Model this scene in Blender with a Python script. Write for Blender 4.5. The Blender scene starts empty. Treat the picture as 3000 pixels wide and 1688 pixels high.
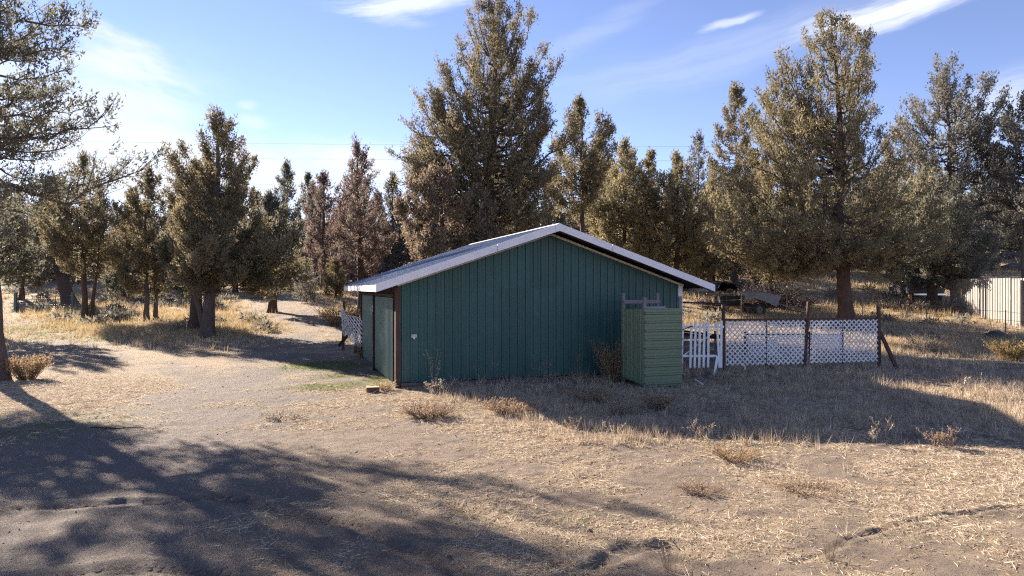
import bpy, math, numpy as np
from mathutils import Vector, Matrix

SC = bpy.context.scene
COL = SC.collection
R = math.radians
PI = math.pi

# ------------------------------------------------------------------ camera
CAMH = 2.6
cam_d = bpy.data.cameras.new('camera')
cam_d.lens = 24.0
cam_d.sensor_width = 36.0
cam_d.clip_start = 0.1
cam_d.clip_end = 6000
cam = bpy.data.objects.new('camera', cam_d)
cam.location = (0, 0, CAMH)
cam.rotation_euler = (R(90), 0, 0)
COL.objects.link(cam)
SC.camera = cam

# ------------------------------------------------------------------ sun, sky, exposure
SUN_EL = R(21.8)
SUN_AZ = R(-45)                      # measured from +Y (view direction) towards +X
sun_dir = Vector((math.sin(SUN_AZ) * math.cos(SUN_EL), math.cos(SUN_AZ) * math.cos(SUN_EL), math.sin(SUN_EL)))
sl = bpy.data.lights.new('sun', 'SUN')
sl.energy = 5.0
sl.angle = R(0.55)
sl.color = (1.0, 0.885, 0.745)
so = bpy.data.objects.new('sun', sl)
so.rotation_euler = sun_dir.to_track_quat('Z', 'Y').to_euler()
so.location = (-30, 30, 30)
COL.objects.link(so)

SKY_STRENGTH = 0.059
world = bpy.data.worlds.new('World')
SC.world = world
world.use_nodes = True


def build_world():
    nt = world.node_tree
    N, Lk = nt.nodes, nt.links
    N.clear()
    out = N.new('ShaderNodeOutputWorld')
    bg = N.new('ShaderNodeBackground')
    bg.inputs['Strength'].default_value = SKY_STRENGTH
    Lk.new(bg.outputs[0], out.inputs[0])
    sky = N.new('ShaderNodeTexSky')
    sky.sky_type = 'NISHITA'
    sky.sun_disc = False
    sky.sun_elevation = SUN_EL
    sky.sun_rotation = SUN_AZ
    sky.altitude = 1000
    sky.air_density = 0.72
    sky.dust_density = 0.0
    sky.ozone_density = 1.6
    tc = N.new('ShaderNodeTexCoord')
    nrm = N.new('ShaderNodeVectorMath'); nrm.operation = 'NORMALIZE'
    Lk.new(tc.outputs['Generated'], nrm.inputs[0])
    sep = N.new('ShaderNodeSeparateXYZ')
    Lk.new(nrm.outputs[0], sep.inputs[0])

    def m(op, a, b=None, c=None):
        n = N.new('ShaderNodeMath'); n.operation = op
        for i, v in enumerate((a, b, c)):
            if v is None:
                continue
            if isinstance(v, (int, float)):
                n.inputs[i].default_value = v
            else:
                Lk.new(v, n.inputs[i])
        return n.outputs[0]
    az = m('ARCTAN2', sep.outputs[0], sep.outputs[1])
    el = m('ARCSINE', sep.outputs[2])
    # gently warped coordinates so that the cirrus edges fray
    wn = N.new('ShaderNodeTexNoise'); wn.inputs['Scale'].default_value = 5.0
    wn.inputs['Detail'].default_value = 6
    Lk.new(nrm.outputs[0], wn.inputs['Vector'])
    wsep = N.new('ShaderNodeSeparateColor')
    Lk.new(wn.outputs['Color'], wsep.inputs[0])
    azw = m('ADD', az, m('MULTIPLY', m('SUBTRACT', wsep.outputs[0], 0.5), 0.10))
    elw = m('ADD', el, m('MULTIPLY', m('SUBTRACT', wsep.outputs[1], 0.5), 0.06))

    def streak(rot, sx, sy, seed):
        """fibrous noise stretched along a direction that climbs by rot degrees"""
        cr, sr = math.cos(R(rot)), math.sin(R(rot))
        u = m('ADD', m('MULTIPLY', azw, cr), m('MULTIPLY', elw, sr))
        v = m('SUBTRACT', m('MULTIPLY', elw, cr), m('MULTIPLY', azw, sr))
        cmb = N.new('ShaderNodeCombineXYZ')
        Lk.new(m('MULTIPLY', u, sx), cmb.inputs[0]); Lk.new(m('MULTIPLY', v, sy), cmb.inputs[1])
        cmb.inputs[2].default_value = seed
        no = N.new('ShaderNodeTexNoise'); no.inputs['Scale'].default_value = 1.0
        no.inputs['Detail'].default_value = 5; no.inputs['Roughness'].default_value = 0.6
        Lk.new(cmb.outputs[0], no.inputs['Vector'])
        return m('ADD', m('MULTIPLY', no.outputs[0], 1.5), 0.05)
    fib_right = streak(9, 7.0, 75.0, 1.3)
    fib_left = streak(-8, 8.0, 30.0, 5.7)

    def cloud(px, py, a, b, rot, op, fib, lo=0.30, hi=0.85):
        u0 = math.atan((px - 1500) / 2000)
        e0 = math.atan((844 - py) / 2000 * math.cos(u0))
        du, dv = m('SUBTRACT', azw, u0), m('SUBTRACT', elw, e0)
        cr, sr = math.cos(R(rot)), math.sin(R(rot))
        u = m('DIVIDE', m('ADD', m('MULTIPLY', du, cr), m('MULTIPLY', dv, sr)), a / 2000)
        v = m('DIVIDE', m('SUBTRACT', m('MULTIPLY', dv, cr), m('MULTIPLY', du, sr)), b / 2000)
        r2 = m('ADD', m('MULTIPLY', u, u), m('MULTIPLY', v, v))
        mask = m('POWER', 2.718, m('MULTIPLY', r2, -1.0))
        d = m('MULTIPLY', mask, fib)
        mr = N.new('ShaderNodeMapRange'); mr.interpolation_type = 'SMOOTHSTEP'
        mr.inputs['From Min'].default_value = lo; mr.inputs['From Max'].default_value = hi
        Lk.new(d, mr.inputs['Value'])
        return m('MULTIPLY', mr.outputs[0], op)

    r_, l_ = fib_right, fib_left
    cl = [
        cloud(1190, 20, 300, 46, 7, 0.85, r_), cloud(1110, 62, 170, 28, -4, 0.4, r_),
        cloud(2650, 18, 340, 52, 8, 0.9, r_), cloud(2130, 72, 90, 14, 13, 0.6, r_, .2, .7),
        cloud(2150, 150, 620, 62, 10, 0.20, r_, .12, .9), cloud(1740, 110, 280, 40, 24, 0.16, r_, .15, .9),
        cloud(300, 110, 170, 55, -18, 0.7, l_), cloud(350, 205, 190, 48, -10, 0.75, l_),
        cloud(280, 350, 300, 120, 10, 0.6, l_, .30), cloud(330, 480, 600, 110, 6, 0.7, l_, .20),
        cloud(1010, 500, 380, 80, 3, 0.85, l_, .15), cloud(735, 345, 75, 24, -3, 0.5, l_, .2), cloud(715, 305, 45, 15, 0, 0.4, l_, .2),
        cloud(2950, 330, 220, 90, 15, 0.5, r_, .2), cloud(200, 570, 1100, 150, 2, 0.45, l_, .1),
        # the same sky goes on outside the frame
        cloud(-900, 200, 900, 200, 8, 0.7, l_, .2), cloud(4300, 150, 700, 90, 10, 0.6, r_, .25),
    ]
    tot = cl[0]
    for c in cl[1:]:      # 1-(1-a)(1-b)
        tot = m('SUBTRACT', 1.0, m('MULTIPLY', m('SUBTRACT', 1.0, tot), m('SUBTRACT', 1.0, c)))
    mix = N.new('ShaderNodeMix'); mix.data_type = 'RGBA'
    Lk.new(tot, mix.inputs['Factor'])
    tint = N.new('ShaderNodeMix'); tint.data_type = 'RGBA'; tint.blend_type = 'MULTIPLY'
    tint.inputs['Factor'].default_value = 1.0
    tint.inputs['B'].default_value = (1.08, .925, 1.0, 1)          # the camera's slightly magenta white balance
    Lk.new(sky.outputs[0], tint.inputs['A'])
    Lk.new(tint.outputs['Result'], mix.inputs['A'])
    mix.inputs['B'].default_value = (4.1, 4.3, 4.8, 1)
    Lk.new(mix.outputs['Result'], bg.inputs['Color'])


build_world()
SC.view_settings.view_transform = 'Standard'
SC.view_settings.look = 'None'
SC.view_settings.exposure = 2.12
SC.view_settings.gamma = 1.0
SC.view_settings.use_curve_mapping = False
SC.render.engine = 'CYCLES'
SC.cycles.use_denoising = False
SC.cycles.filter_width = 1.25
SC.cycles.max_bounces = 4
SC.cycles.diffuse_bounces = 2
SC.cycles.glossy_bounces = 2
SC.cycles.transmission_bounces = 2
SC.cycles.transparent_max_bounces = 6
SC.cycles.sample_clamp_indirect = 6
SC.cycles.use_adaptive_sampling = False
SC.cycles.adaptive_threshold = 0.018
SC.cycles.caustics_reflective = False
SC.cycles.caustics_refractive = False

# ------------------------------------------------------------------ helpers
_perm = np.random.RandomState(7).rand(256, 256)


def vnoise(x, y, s=1.0, seed=0):
    x = np.asarray(x, float) / s + seed * 17.31
    y = np.asarray(y, float) / s + seed * 9.77
    xi, yi = np.floor(x).astype(int), np.floor(y).astype(int)
    fx, fy = x - xi, y - yi
    fx = fx * fx * (3 - 2 * fx); fy = fy * fy * (3 - 2 * fy)
    a = _perm[xi % 256, yi % 256]; b = _perm[(xi + 1) % 256, yi % 256]
    c = _perm[xi % 256, (yi + 1) % 256]; d = _perm[(xi + 1) % 256, (yi + 1) % 256]
    return (a * (1 - fx) + b * fx) * (1 - fy) + (c * (1 - fx) + d * fx) * fy


def fbm(x, y, s, seed=0, oct=4):
    t, amp, tot = 0, 1.0, 0
    for k in range(oct):
        t = t + amp * vnoise(x, y, s / 2 ** k, seed + k * 3)
        tot += amp; amp *= 0.55
    return t / tot


def sstep(a, b, x):
    t = np.clip((x - a) / (b - a), 0, 1)
    return t * t * (3 - 2 * t)


def polydist(x, y, pts):
    """distance to a polyline, signed side offset and running length of the foot point"""
    best = np.full(np.shape(x), 1e9); run = np.zeros(np.shape(x)); acc = 0.0; side = np.zeros(np.shape(x))
    for (x0, y0), (x1, y1) in zip(pts[:-1], pts[1:]):
        dx, dy = x1 - x0, y1 - y0; L2 = dx * dx + dy * dy; L = math.sqrt(L2)
        t = np.clip(((x - x0) * dx + (y - y0) * dy) / L2, 0, 1)
        d = np.hypot(x - x0 - t * dx, y - y0 - t * dy)
        w = d < best
        best = np.where(w, d, best); run = np.where(w, acc + t * L, run)
        side = np.where(w, ((x - x0) * dy - (y - y0) * dx) / L, side)
        acc += L
    return best, side, run


def gpx(px, py):
    """photograph point on flat ground -> world xy"""
    D = CAMH * 2000 / (py - 844)
    return ((px - 1500) / 2000 * D, D)


def P(px, py, D):
    return Vector(((px - 1500) / 2000 * D, D, CAMH - (py - 844) / 2000 * D))


TRACKS = [
    [gpx(-60, 1490), gpx(116, 1484), gpx(326, 1478), gpx(524, 1474), gpx(670, 1459)],
    [gpx(640, 1455), gpx(815, 1505), gpx(1048, 1540), gpx(1300, 1650), gpx(1480, 1790)],
    [gpx(60, 1700), gpx(343, 1664), gpx(611, 1676), gpx(900, 1720)],
    [gpx(1690, 1700), gpx(1780, 1640), gpx(1850, 1600), gpx(1960, 1600), gpx(2060, 1630)],
    [gpx(1320, 1480), gpx(1500, 1560), gpx(1750, 1640)],
]
FURROW = [gpx(2480, 1582), gpx(2620, 1550), gpx(2760, 1512), gpx(2900, 1495), gpx(3060, 1480)]
FURROW2 = [gpx(2330, 1650), gpx(2420, 1618), gpx(2500, 1580)]
DRIVE = [(-4.5, 3), (-6.5, 13), (-7.5, 20), (-8.2, 27), (-9.5, 34), (-14, 44), (-20, 56)]
DRIVE2 = [(-8, 20), (-14, 25), (-22, 33), (-33, 44), (-41, 54), (-50, 70)]


def gz0(x, y):
    x = np.asarray(x, float); y = np.asarray(y, float)
    u = x / np.maximum(y, 20)
    s = np.interp(u, [-1.3, -0.75, -0.4, -0.2, 0.1, 0.4, 0.75, 1.3], [.03, .03, .060, .085, .125, .145, .16, .16])
    r = 4 * np.logaddexp(0, (y - 33) / 4)
    r = 420 * (1 - np.exp(-r / 420))
    z = s * r
    r2 = 4 * np.logaddexp(0, (y - 60) / 4)
    z = z + .095 * (1 - sstep(-.45, -.22, u)) * 70 * (1 - np.exp(-r2 / 70))
    far = sstep(26, 60, y)
    z = z + far * (fbm(x, y, 17, 3, 3) - .5) * 1.3
    return z


def gz(x, y, detail=True):
    x = np.asarray(x, float); y = np.asarray(y, float)
    z = gz0(x, y)
    z = z + (fbm(x, y, 2.2, 11, 3) - .5) * .085
    # low bank of earth along the front of the shed
    z = z + .05 * np.exp(-((y - (18.3 + .334 * (x + 2.98))) / .7) ** 2) * sstep(-2.5, -1, x) * (1 - sstep(4, 6, x))
    if detail:
        near = 1 - sstep(14, 30, y)
        z = z + near * (fbm(x, y, .34, 21, 4) - .5) * .050
        z = z + near * (fbm(x, y, .09, 31, 2) - .5) * .016
        for i, T in enumerate(TRACKS):
            d, sd, run = polydist(x, y, T)
            w = .13
            prof = np.exp(-(d / w) ** 4)
            ridge = np.exp(-((d - .21) / .07) ** 2)
            tread = np.sin((run + np.abs(sd) * .7) * 2 * PI / .105) * .5 + .5
            tread2 = (np.abs(sd) > .028)
            brk = sstep(.32, .6, fbm(x, y, .8, 97, 2))
            z = z - prof * .030 + ridge * .018 * (fbm(x, y, .3, 91, 2) * 2) + prof * tread * tread2 * .040 * brk
        for T, a in ((FURROW, .020), (FURROW2, .014)):
            d, sd, run = polydist(x, y, T)
            d = d + (fbm(x, y, .25, 5, 2) - .5) * .08
            z = z - a * np.exp(-(d / .035) ** 2) + a * .5 * np.exp(-((d - .08) / .04) ** 2)
    return z


def gzs(x, y):
    return float(gz(np.array([x]), np.array([y]))[0])


# ---- ground cover fields (0..1)
def f_drive(x, y):
    wob = (fbm(x, y, 2.5, 41, 3) - .5) * 2.2
    d1, _, _ = polydist(x, y, DRIVE); d2, _, _ = polydist(x, y, DRIVE2)
    a = 1 - sstep(1.0, 3.2, d1 + wob); b = 1 - sstep(.8, 2.4, d2 + wob)
    return np.maximum(a, b * .8)


def f_straw(x, y):
    n = fbm(x, y, 1.1, 51, 4)
    n2 = fbm(x, y, .33, 57, 3)
    base = .70 + (n - .5) * 2.3 + (n2 - .5) * 1.1
    left = 1 - sstep(-2.5, 1.8, x + (n - .5) * 3)                      # bare trampled soil on the left, near the camera
    near = 1 - sstep(9.5, 14, y + (n - .5) * 4)
    base = base - .50 * left * near
    base = base - .50 * f_drive(x, y)
    base = base + .42 * (1 - sstep(-8.5, -4.5, x)) * sstep(10, 12.5, y) * (1 - f_drive(x, y)) * (1 - sstep(24, 30, y))
    strip = np.exp(-((x + 9.5 - (y - 14) * -.35) / 2.2) ** 2) * sstep(11, 14, y) * (1 - sstep(18, 22, y))
    base = base + .5 * strip
    base = base + .25 * sstep(20, 30, y)
    return np.clip(base, 0, 1)


def f_green(x, y):
    def blob(cx, cy, rx, ry):
        return np.exp(-(((x - cx) / rx) ** 2 + ((y - cy) / ry) ** 2))
    n = fbm(x, y, .9, 61, 3)
    g = blob(-27, 39, 3.6, 4.5) + .9 * blob(-4.4, 19.6, 1.0, 1.3) + .8 * blob(-5.0, 17.6, .7, .6) + .7 * blob(-6.2, 22.6, 1.2, 1.2)
    g = g + .45 * blob(-20, 33.5, 5, 1.6) + .35 * blob(-10.5, 12.5, 2.5, 1.8) + .5 * blob(.55, 7.6, .25, .2) + .3 * blob(-1.5, 14.6, .8, .6)
    return np.clip(g * sstep(.30, .55, n) * 1.9, 0, 1)


# ---- mesh building
class MB:
    def __init__(s):
        s.v = []; s.f = []

    def add(s, verts, faces):
        o = len(s.v)
        s.v.extend([tuple(q) for q in verts])
        s.f.extend([tuple(i + o for i in f) for f in faces])
        return s

    def box(s, x0, x1, y0, y1, z0, z1):
        return s.add([(x0, y0, z0), (x1, y0, z0), (x1, y1, z0), (x0, y1, z0), (x0, y0, z1), (x1, y0, z1), (x1, y1, z1), (x0, y1, z1)],
                     [(0, 3, 2, 1), (4, 5, 6, 7), (0, 1, 5, 4), (1, 2, 6, 5), (2, 3, 7, 6), (3, 0, 4, 7)])

    def bar(s, a, b, w, h, up=(0, 0, 1), taper=1.0):
        a, b = Vector(a), Vector(b)
        d = (b - a).normalized(); up = Vector(up)
        if abs(d.dot(up)) > .98:
            up = Vector((0, 1, 0))
        sx = d.cross(up).normalized(); sy = sx.cross(d).normalized()
        vs = []
        for p, k in ((a, 1.0), (b, taper)):
            for i, j in ((-1, -1), (1, -1), (1, 1), (-1, 1)):
                vs.append(p + sx * (i * w * k / 2) + sy * (j * h * k / 2))
        return s.add(vs, [(0, 1, 2, 3)[::-1], (4, 5, 6, 7), (0, 1, 5, 4), (1, 2, 6, 5), (2, 3, 7, 6), (3, 0, 4, 7)])

    def tube(s, path, rad, n=6, cap=True):
        path = [Vector(p) for p in path]
        m = len(path)
        if not hasattr(rad, '__len__'):
            rad = [rad] * m
        vs = []
        for i, p in enumerate(path):
            t = (path[min(i + 1, m - 1)] - path[max(i - 1, 0)]).normalized()
            ref = Vector((0, 0, 1)) if abs(t.z) < .9 else Vector((1, 0, 0))
            a = t.cross(ref).normalized(); b = a.cross(t)
            for k in range(n):
                th = 2 * PI * k / n
                vs.append(p + (a * math.cos(th) + b * math.sin(th)) * rad[i])
        fs = []
        for i in range(m - 1):
            for k in range(n):
                k2 = (k + 1) % n
                fs.append((i * n + k, i * n + k2, (i + 1) * n + k2, (i + 1) * n + k))
        if cap:
            fs.append(tuple(range(n))); fs.append(tuple((m - 1) * n + k for k in range(n))[::-1])
        return s.add(vs, fs)

    def prism(s, poly, axis_pts):
        """polygon of 3D points extruded by a vector"""
        n = len(poly); v = Vector(axis_pts)
        vs = [Vector(p) for p in poly] + [Vector(p) + v for p in poly]
        fs = [tuple(range(n))[::-1], tuple(range(n, 2 * n))] + [(i, (i + 1) % n, n + (i + 1) % n, n + i) for i in range(n)]
        return s.add(vs, fs)

    def ring(s, c, r0, r1, w, axis='x', n=20, a0=0, a1=2 * PI):
        """tyre-like ring of width w round an axis"""
        c = Vector(c); vs = []; full = abs(a1 - a0 - 2 * PI) < 1e-6
        m = n if full else n + 1
        for k in range(m):
            th = a0 + (a1 - a0) * k / n
            for rr, ww in ((r0, -w / 2), (r1 * .93 + r0 * .07, -w / 2), (r1, -w * .3), (r1, w * .3), (r1 * .93 + r0 * .07, w / 2), (r0, w / 2)):
                ca, sa = math.cos(th) * rr, math.sin(th) * rr
                vs.append(c + (Vector((ww, ca, sa)) if axis == 'x' else Vector((ca, ww, sa))))
        fs = []
        for k in range(n):
            k2 = (k + 1) % m
            for q in range(6):
                q2 = (q + 1) % 6
                fs.append((k * 6 + q, k * 6 + q2, k2 * 6 + q2, k2 * 6 + q))
        return s.add(vs, fs)

    def mesh(s, name):
        me = bpy.data.meshes.new(name)
        me.from_pydata(s.v, [], s.f); me.update()
        return me

    def build(s, name, mat, parent=None, bevel=0, smooth=False, solid=0):
        me = s.mesh(name)
        return link(name, me, mat, parent, bevel, smooth, solid)


def link(name, me, mat, parent=None, bevel=0, smooth=False, solid=0):
    o = bpy.data.objects.new(name, me)
    if mat is not None and not me.materials:
        me.materials.append(mat)
    COL.objects.link(o)
    if parent is not None:
        o.parent = parent
    if smooth:
        me.polygons.foreach_set('use_smooth', [True] * len(me.polygons))
    if solid:
        md = o.modifiers.new('solid', 'SOLIDIFY'); md.thickness = solid; md.offset = 0
    if bevel:
        md = o.modifiers.new('bevel', 'BEVEL'); md.width = bevel; md.segments = 2; md.limit_method = 'ANGLE'
    return o


def thing(name, label, cat, loc=(0, 0, 0), rz=0, group=None):
    o = bpy.data.objects.new(name, None)
    o.empty_display_size = .2
    o.location = loc; o.rotation_euler = (0, 0, rz)
    COL.objects.link(o)
    return tag(o, label, cat, group)


def tag(o, label=None, cat=None, group=None, kind=None):
    if label: o['label'] = label
    if cat: o['category'] = cat
    if group: o['group'] = group
    if kind: o['kind'] = kind
    return o


def np_mesh(name, verts, faces, attrs=None):
    """verts (n,3), faces (m,k) constant k; attrs {name: per-face float}"""
    me = bpy.data.meshes.new(name)
    n, (mf, k) = len(verts), faces.shape
    me.vertices.add(n); me.vertices.foreach_set('co', np.ascontiguousarray(verts, np.float32).ravel())
    me.loops.add(mf * k); me.loops.foreach_set('vertex_index', np.ascontiguousarray(faces, np.int32).ravel())
    me.polygons.add(mf)
    me.polygons.foreach_set('loop_start', np.arange(0, mf * k, k, dtype=np.int32))
    for an, av in (attrs or {}).items():
        dom = 'FACE' if len(av) == mf else 'POINT'
        a = me.attributes.new(an, 'FLOAT', dom)
        a.data.foreach_set('value', np.ascontiguousarray(av, np.float32))
    me.update(calc_edges=True)
    return me


# ------------------------------------------------------------------ materials
def mat_base(name):
    m = bpy.data.materials.new(name); m.use_nodes = True
    return m, m.node_tree.nodes, m.node_tree.links, m.node_tree.nodes['Principled BSDF']


def noise_node(N, Lk, scale, detail=4, rough=.55, stretch=None, coord='Object'):
    tc = N.new('ShaderNodeTexCoord')
    no = N.new('ShaderNodeTexNoise')
    no.inputs['Scale'].default_value = scale; no.inputs['Detail'].default_value = detail; no.inputs['Roughness'].default_value = rough
    if stretch:
        mp = N.new('ShaderNodeMapping'); mp.inputs['Scale'].default_value = stretch
        Lk.new(tc.outputs[coord], mp.inputs['Vector']); Lk.new(mp.outputs[0], no.inputs['Vector'])
    else:
        Lk.new(tc.outputs[coord], no.inputs['Vector'])
    return no.outputs['Fac']


def ramp(N, Lk, fac, stops):
    r = N.new('ShaderNodeValToRGB')
    e = r.color_ramp.elements
    e[0].position, e[0].color = stops[0][0], (*stops[0][1], 1)
    e[1].position, e[1].color = stops[-1][0], (*stops[-1][1], 1)
    for p, c in stops[1:-1]:
        q = e.new(p); q.color = (*c, 1)
    Lk.new(fac, r.inputs[0])
    return r.outputs[0]


def simple(name, c1, c2=None, scale=3, rough=.6, metal=0, spec=.4, stretch=None, bump=0, bscale=None, lo=.3, hi=.7, c3=None, s3=.7, vary=0):
    m, N, Lk, b = mat_base(name)
    b.inputs['Roughness'].default_value = rough
    b.inputs['Metallic'].default_value = metal
    b.inputs['Specular IOR Level'].default_value = spec
    c2 = c2 or tuple(x * .8 for x in c1)
    f = noise_node(N, Lk, scale, 6, .6, stretch)
    col = ramp(N, Lk, f, [(lo, c1), (hi, c2)])
    if c3:
        f3 = noise_node(N, Lk, s3, 8, .7, stretch)
        mr = N.new('ShaderNodeMapRange'); mr.inputs['From Min'].default_value = .55; mr.inputs['From Max'].default_value = .72
        Lk.new(f3, mr.inputs['Value'])
        mx = N.new('ShaderNodeMix'); mx.data_type = 'RGBA'
        Lk.new(mr.outputs[0], mx.inputs['Factor']); Lk.new(col, mx.inputs['A']); mx.inputs['B'].default_value = (*c3, 1)
        col = mx.outputs['Result']
    if vary:                                    # sheets from different batches differ a little
        oi = N.new('ShaderNodeObjectInfo')
        mr2 = N.new('ShaderNodeMapRange'); mr2.inputs['To Min'].default_value = 1 - vary; mr2.inputs['To Max'].default_value = 1 + vary
        Lk.new(oi.outputs['Random'], mr2.inputs['Value'])
        hs = N.new('ShaderNodeHueSaturation'); Lk.new(mr2.outputs[0], hs.inputs['Value']); Lk.new(col, hs.inputs['Color'])
        col = hs.outputs['Color']
        # faint run-off streaks and dust
        st = noise_node(N, Lk, 7, 6, .65, (1, 1, .06))
        mr3 = N.new('ShaderNodeMapRange'); mr3.inputs['From Min'].default_value = .52; mr3.inputs['From Max'].default_value = .75; mr3.inputs['To Max'].default_value = .28
        Lk.new(st, mr3.inputs['Value'])
        mx2 = N.new('ShaderNodeMix'); mx2.data_type = 'RGBA'
        Lk.new(mr3.outputs[0], mx2.inputs['Factor']); Lk.new(col, mx2.inputs['A']); mx2.inputs['B'].default_value = (.12, .125, .11, 1)
        col = mx2.outputs['Result']
    Lk.new(col, b.inputs['Base Color'])
    if bump:
        f2 = noise_node(N, Lk, bscale or scale * 4, 5, .6, stretch)
        bp = N.new('ShaderNodeBump'); bp.inputs['Strength'].default_value = bump; bp.inputs['Distance'].default_value = .02
        Lk.new(f2, bp.inputs['Height']); Lk.new(bp.outputs[0], b.inputs['Normal'])
    return m


def leafy(name, stops, transl=.3, rough=.7):
    """foliage and grass: colour from the per-face attribute 'var', part of the light passes through"""
    m, N, Lk, b = mat_base(name)
    at = N.new('ShaderNodeAttribute'); at.attribute_name = 'var'
    col = ramp(N, Lk, at.outputs['Fac'], stops)
    Lk.new(col, b.inputs['Base Color'])
    b.inputs['Roughness'].default_value = rough
    b.inputs['Specular IOR Level'].default_value = .15
    tr = N.new('ShaderNodeBsdfTranslucent')
    Lk.new(col, tr.inputs['Color'])
    mx = N.new('ShaderNodeMixShader'); mx.inputs[0].default_value = transl
    Lk.new(b.outputs[0], mx.inputs[1]); Lk.new(tr.outputs[0], mx.inputs[2])
    Lk.new(mx.outputs[0], N['Material Output'].inputs['Surface'])
    return m


M = {}
M['teal'] = simple('teal_steel', (.016, .066, .063), (.020, .075, .071), 1.2, .46, 0, .35, c3=(.032, .088, .086), s3=2.2, vary=.12)
M['teal_door'] = simple('teal_door_steel', (.055, .105, .105), (.065, .118, .116), 1.2, .34, .45, .7, vary=.1)
M['sage'] = simple('sage_steel', (.130, .175, .104), (.142, .190, .118), 1.5, .42, 0, .4, c3=(.165, .190, .135), s3=3, vary=.08)
M['roofing'] = simple('roof_steel', (.14, .18, .26), (.11, .145, .215), 1.0, .42, 0, .5)
M['fascia'] = simple('white_fascia', (.72, .70, .72), (.64, .62, .65), 2, .5, 0, .4, c3=(.58, .55, .55), s3=4)
M['cream'] = simple('cream_trim', (.62, .52, .42), (.52, .43, .34), 4, .6)
M['white_paint'] = simple('white_paint', (.84, .83, .84), (.76, .75, .76), 6, .55, c3=(.50, .47, .45), s3=9)
M['lattice'] = simple('white_vinyl', (.86, .85, .88), (.74, .73, .75), 5, .45, c3=(.62, .60, .58), s3=2.5)
_nt = M['lattice'].node_tree                     # thin vinyl lets some of the sun through
_tr = _nt.nodes.new('ShaderNodeBsdfTranslucent'); _tr.inputs['Color'].default_value = (.80, .79, .80, 1)
_mx = _nt.nodes.new('ShaderNodeMixShader'); _mx.inputs[0].default_value = .30
_nt.links.new(_nt.nodes['Principled BSDF'].outputs[0], _mx.inputs[1]); _nt.links.new(_tr.outputs[0], _mx.inputs[2])
_nt.links.new(_mx.outputs[0], _nt.nodes['Material Output'].inputs['Surface'])
M['brown_post'] = simple('brown_post', (.085, .040, .030), (.050, .026, .022), 4, .75, stretch=(4, 4, .6), bump=.4, c3=(.13, .085, .06), s3=3)
M['dark_wood'] = simple('dark_wood', (.030, .020, .018), (.018, .013, .012), 4, .8, stretch=(4, 4, .5))
M['grey_wood'] = simple('grey_wood', (.24, .22, .22), (.13, .12, .125), 5, .85, stretch=(6, 6, .8), bump=.5)
M['skirt'] = simple('skirt_board', (.17, .125, .10), (.10, .075, .062), 3, .85, stretch=(1, 6, 6), bump=.4)
M['block'] = simple('block_wood', (.13, .065, .045), (.075, .040, .032), 7, .8, stretch=(1, 5, 5), bump=.4)
M['block_top'] = simple('pale_wood', (.50, .34, .20), (.40, .27, .16), 8, .8)
M['plastic'] = simple('outlet_plastic', (.62, .62, .62), (.5, .5, .5), 20, .5)
M['bark'] = simple('juniper_bark', (.115, .080, .062), (.052, .036, .030), 5, .9, spec=.1, stretch=(5, 5, .55), bump=1.0, bscale=14, c3=(.17, .14, .12), s3=4)
M['bark_grey'] = simple('grey_bark', (.150, .120, .105), (.070, .055, .050), 5, .9, spec=.1, stretch=(5, 5, .55), bump=1.0, bscale=14, c3=(.22, .19, .17), s3=4)
M['gate_green'] = simple('green_post_paint', (.085, .14, .105), (.065, .11, .085), 6, .65)
M['gate_pipe'] = simple('gate_pipe', (.045, .060, .055), (.035, .045, .042), 6, .5)
M['tan_steel'] = simple('tan_steel', (.29, .272, .245), (.245, .23, .208), 1.2, .5, c3=(.36, .31, .26), s3=1.8)
M['tpost'] = simple('tpost', (.20, .19, .15), (.12, .11, .09), 8, .7)
M['wire'] = simple('wire', (.30, .29, .28), (.22, .21, .21), 8, .5, .6)
M['cable'] = simple('cable', (.12, .14, .19), (.10, .12, .16), 1, .6)
M['rubber'] = simple('rubber', (.022, .021, .021), (.045, .042, .040), 6, .85)
M['steel_rim'] = simple('rim_steel', (.20, .19, .19), (.11, .09, .08), 8, .6, .3)
M['rust'] = simple('rust_frame', (.085, .040, .028), (.045, .026, .022), 6, .85, bump=.3)
M['black'] = simple('black_tarp', (.012, .011, .011), (.022, .020, .020), 3, .8)
M['grey_sheet'] = simple('grey_sheet', (.25, .24, .25), (.18, .17, .17), 3, .6, c3=(.20, .16, .14), s3=4)
M['truck'] = simple('truck_paint', (.04, .04, .045), (.06, .06, .065), 2, .4)
M['chrome'] = simple('chrome', (.6, .6, .62), (.5, .5, .52), 3, .25, .9)
M['tail_red'] = simple('tail_red', (.26, .012, .012), (.20, .01, .01), 9, .3)
M['orange'] = simple('orange_lamp', (.65, .13, .03), (.55, .11, .03), 9, .3)
M['blue_grey'] = simple('blue_grey_metal', (.30, .32, .38), (.24, .26, .31), 3, .5)
M['glass'] = simple('dark_glass', (.02, .022, .03), (.03, .03, .04), 3, .15)
M['rock'] = simple('lava_rock', (.10, .085, .078), (.055, .047, .045), 4, .9, bump=.8)
M['clod'] = simple('earth_clod', (.27, .21, .17), (.13, .10, .08), 3, .95, spec=.1)
M['pvc'] = simple('white_pvc', (.75, .75, .74), (.65, .65, .64), 5, .35)

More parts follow.
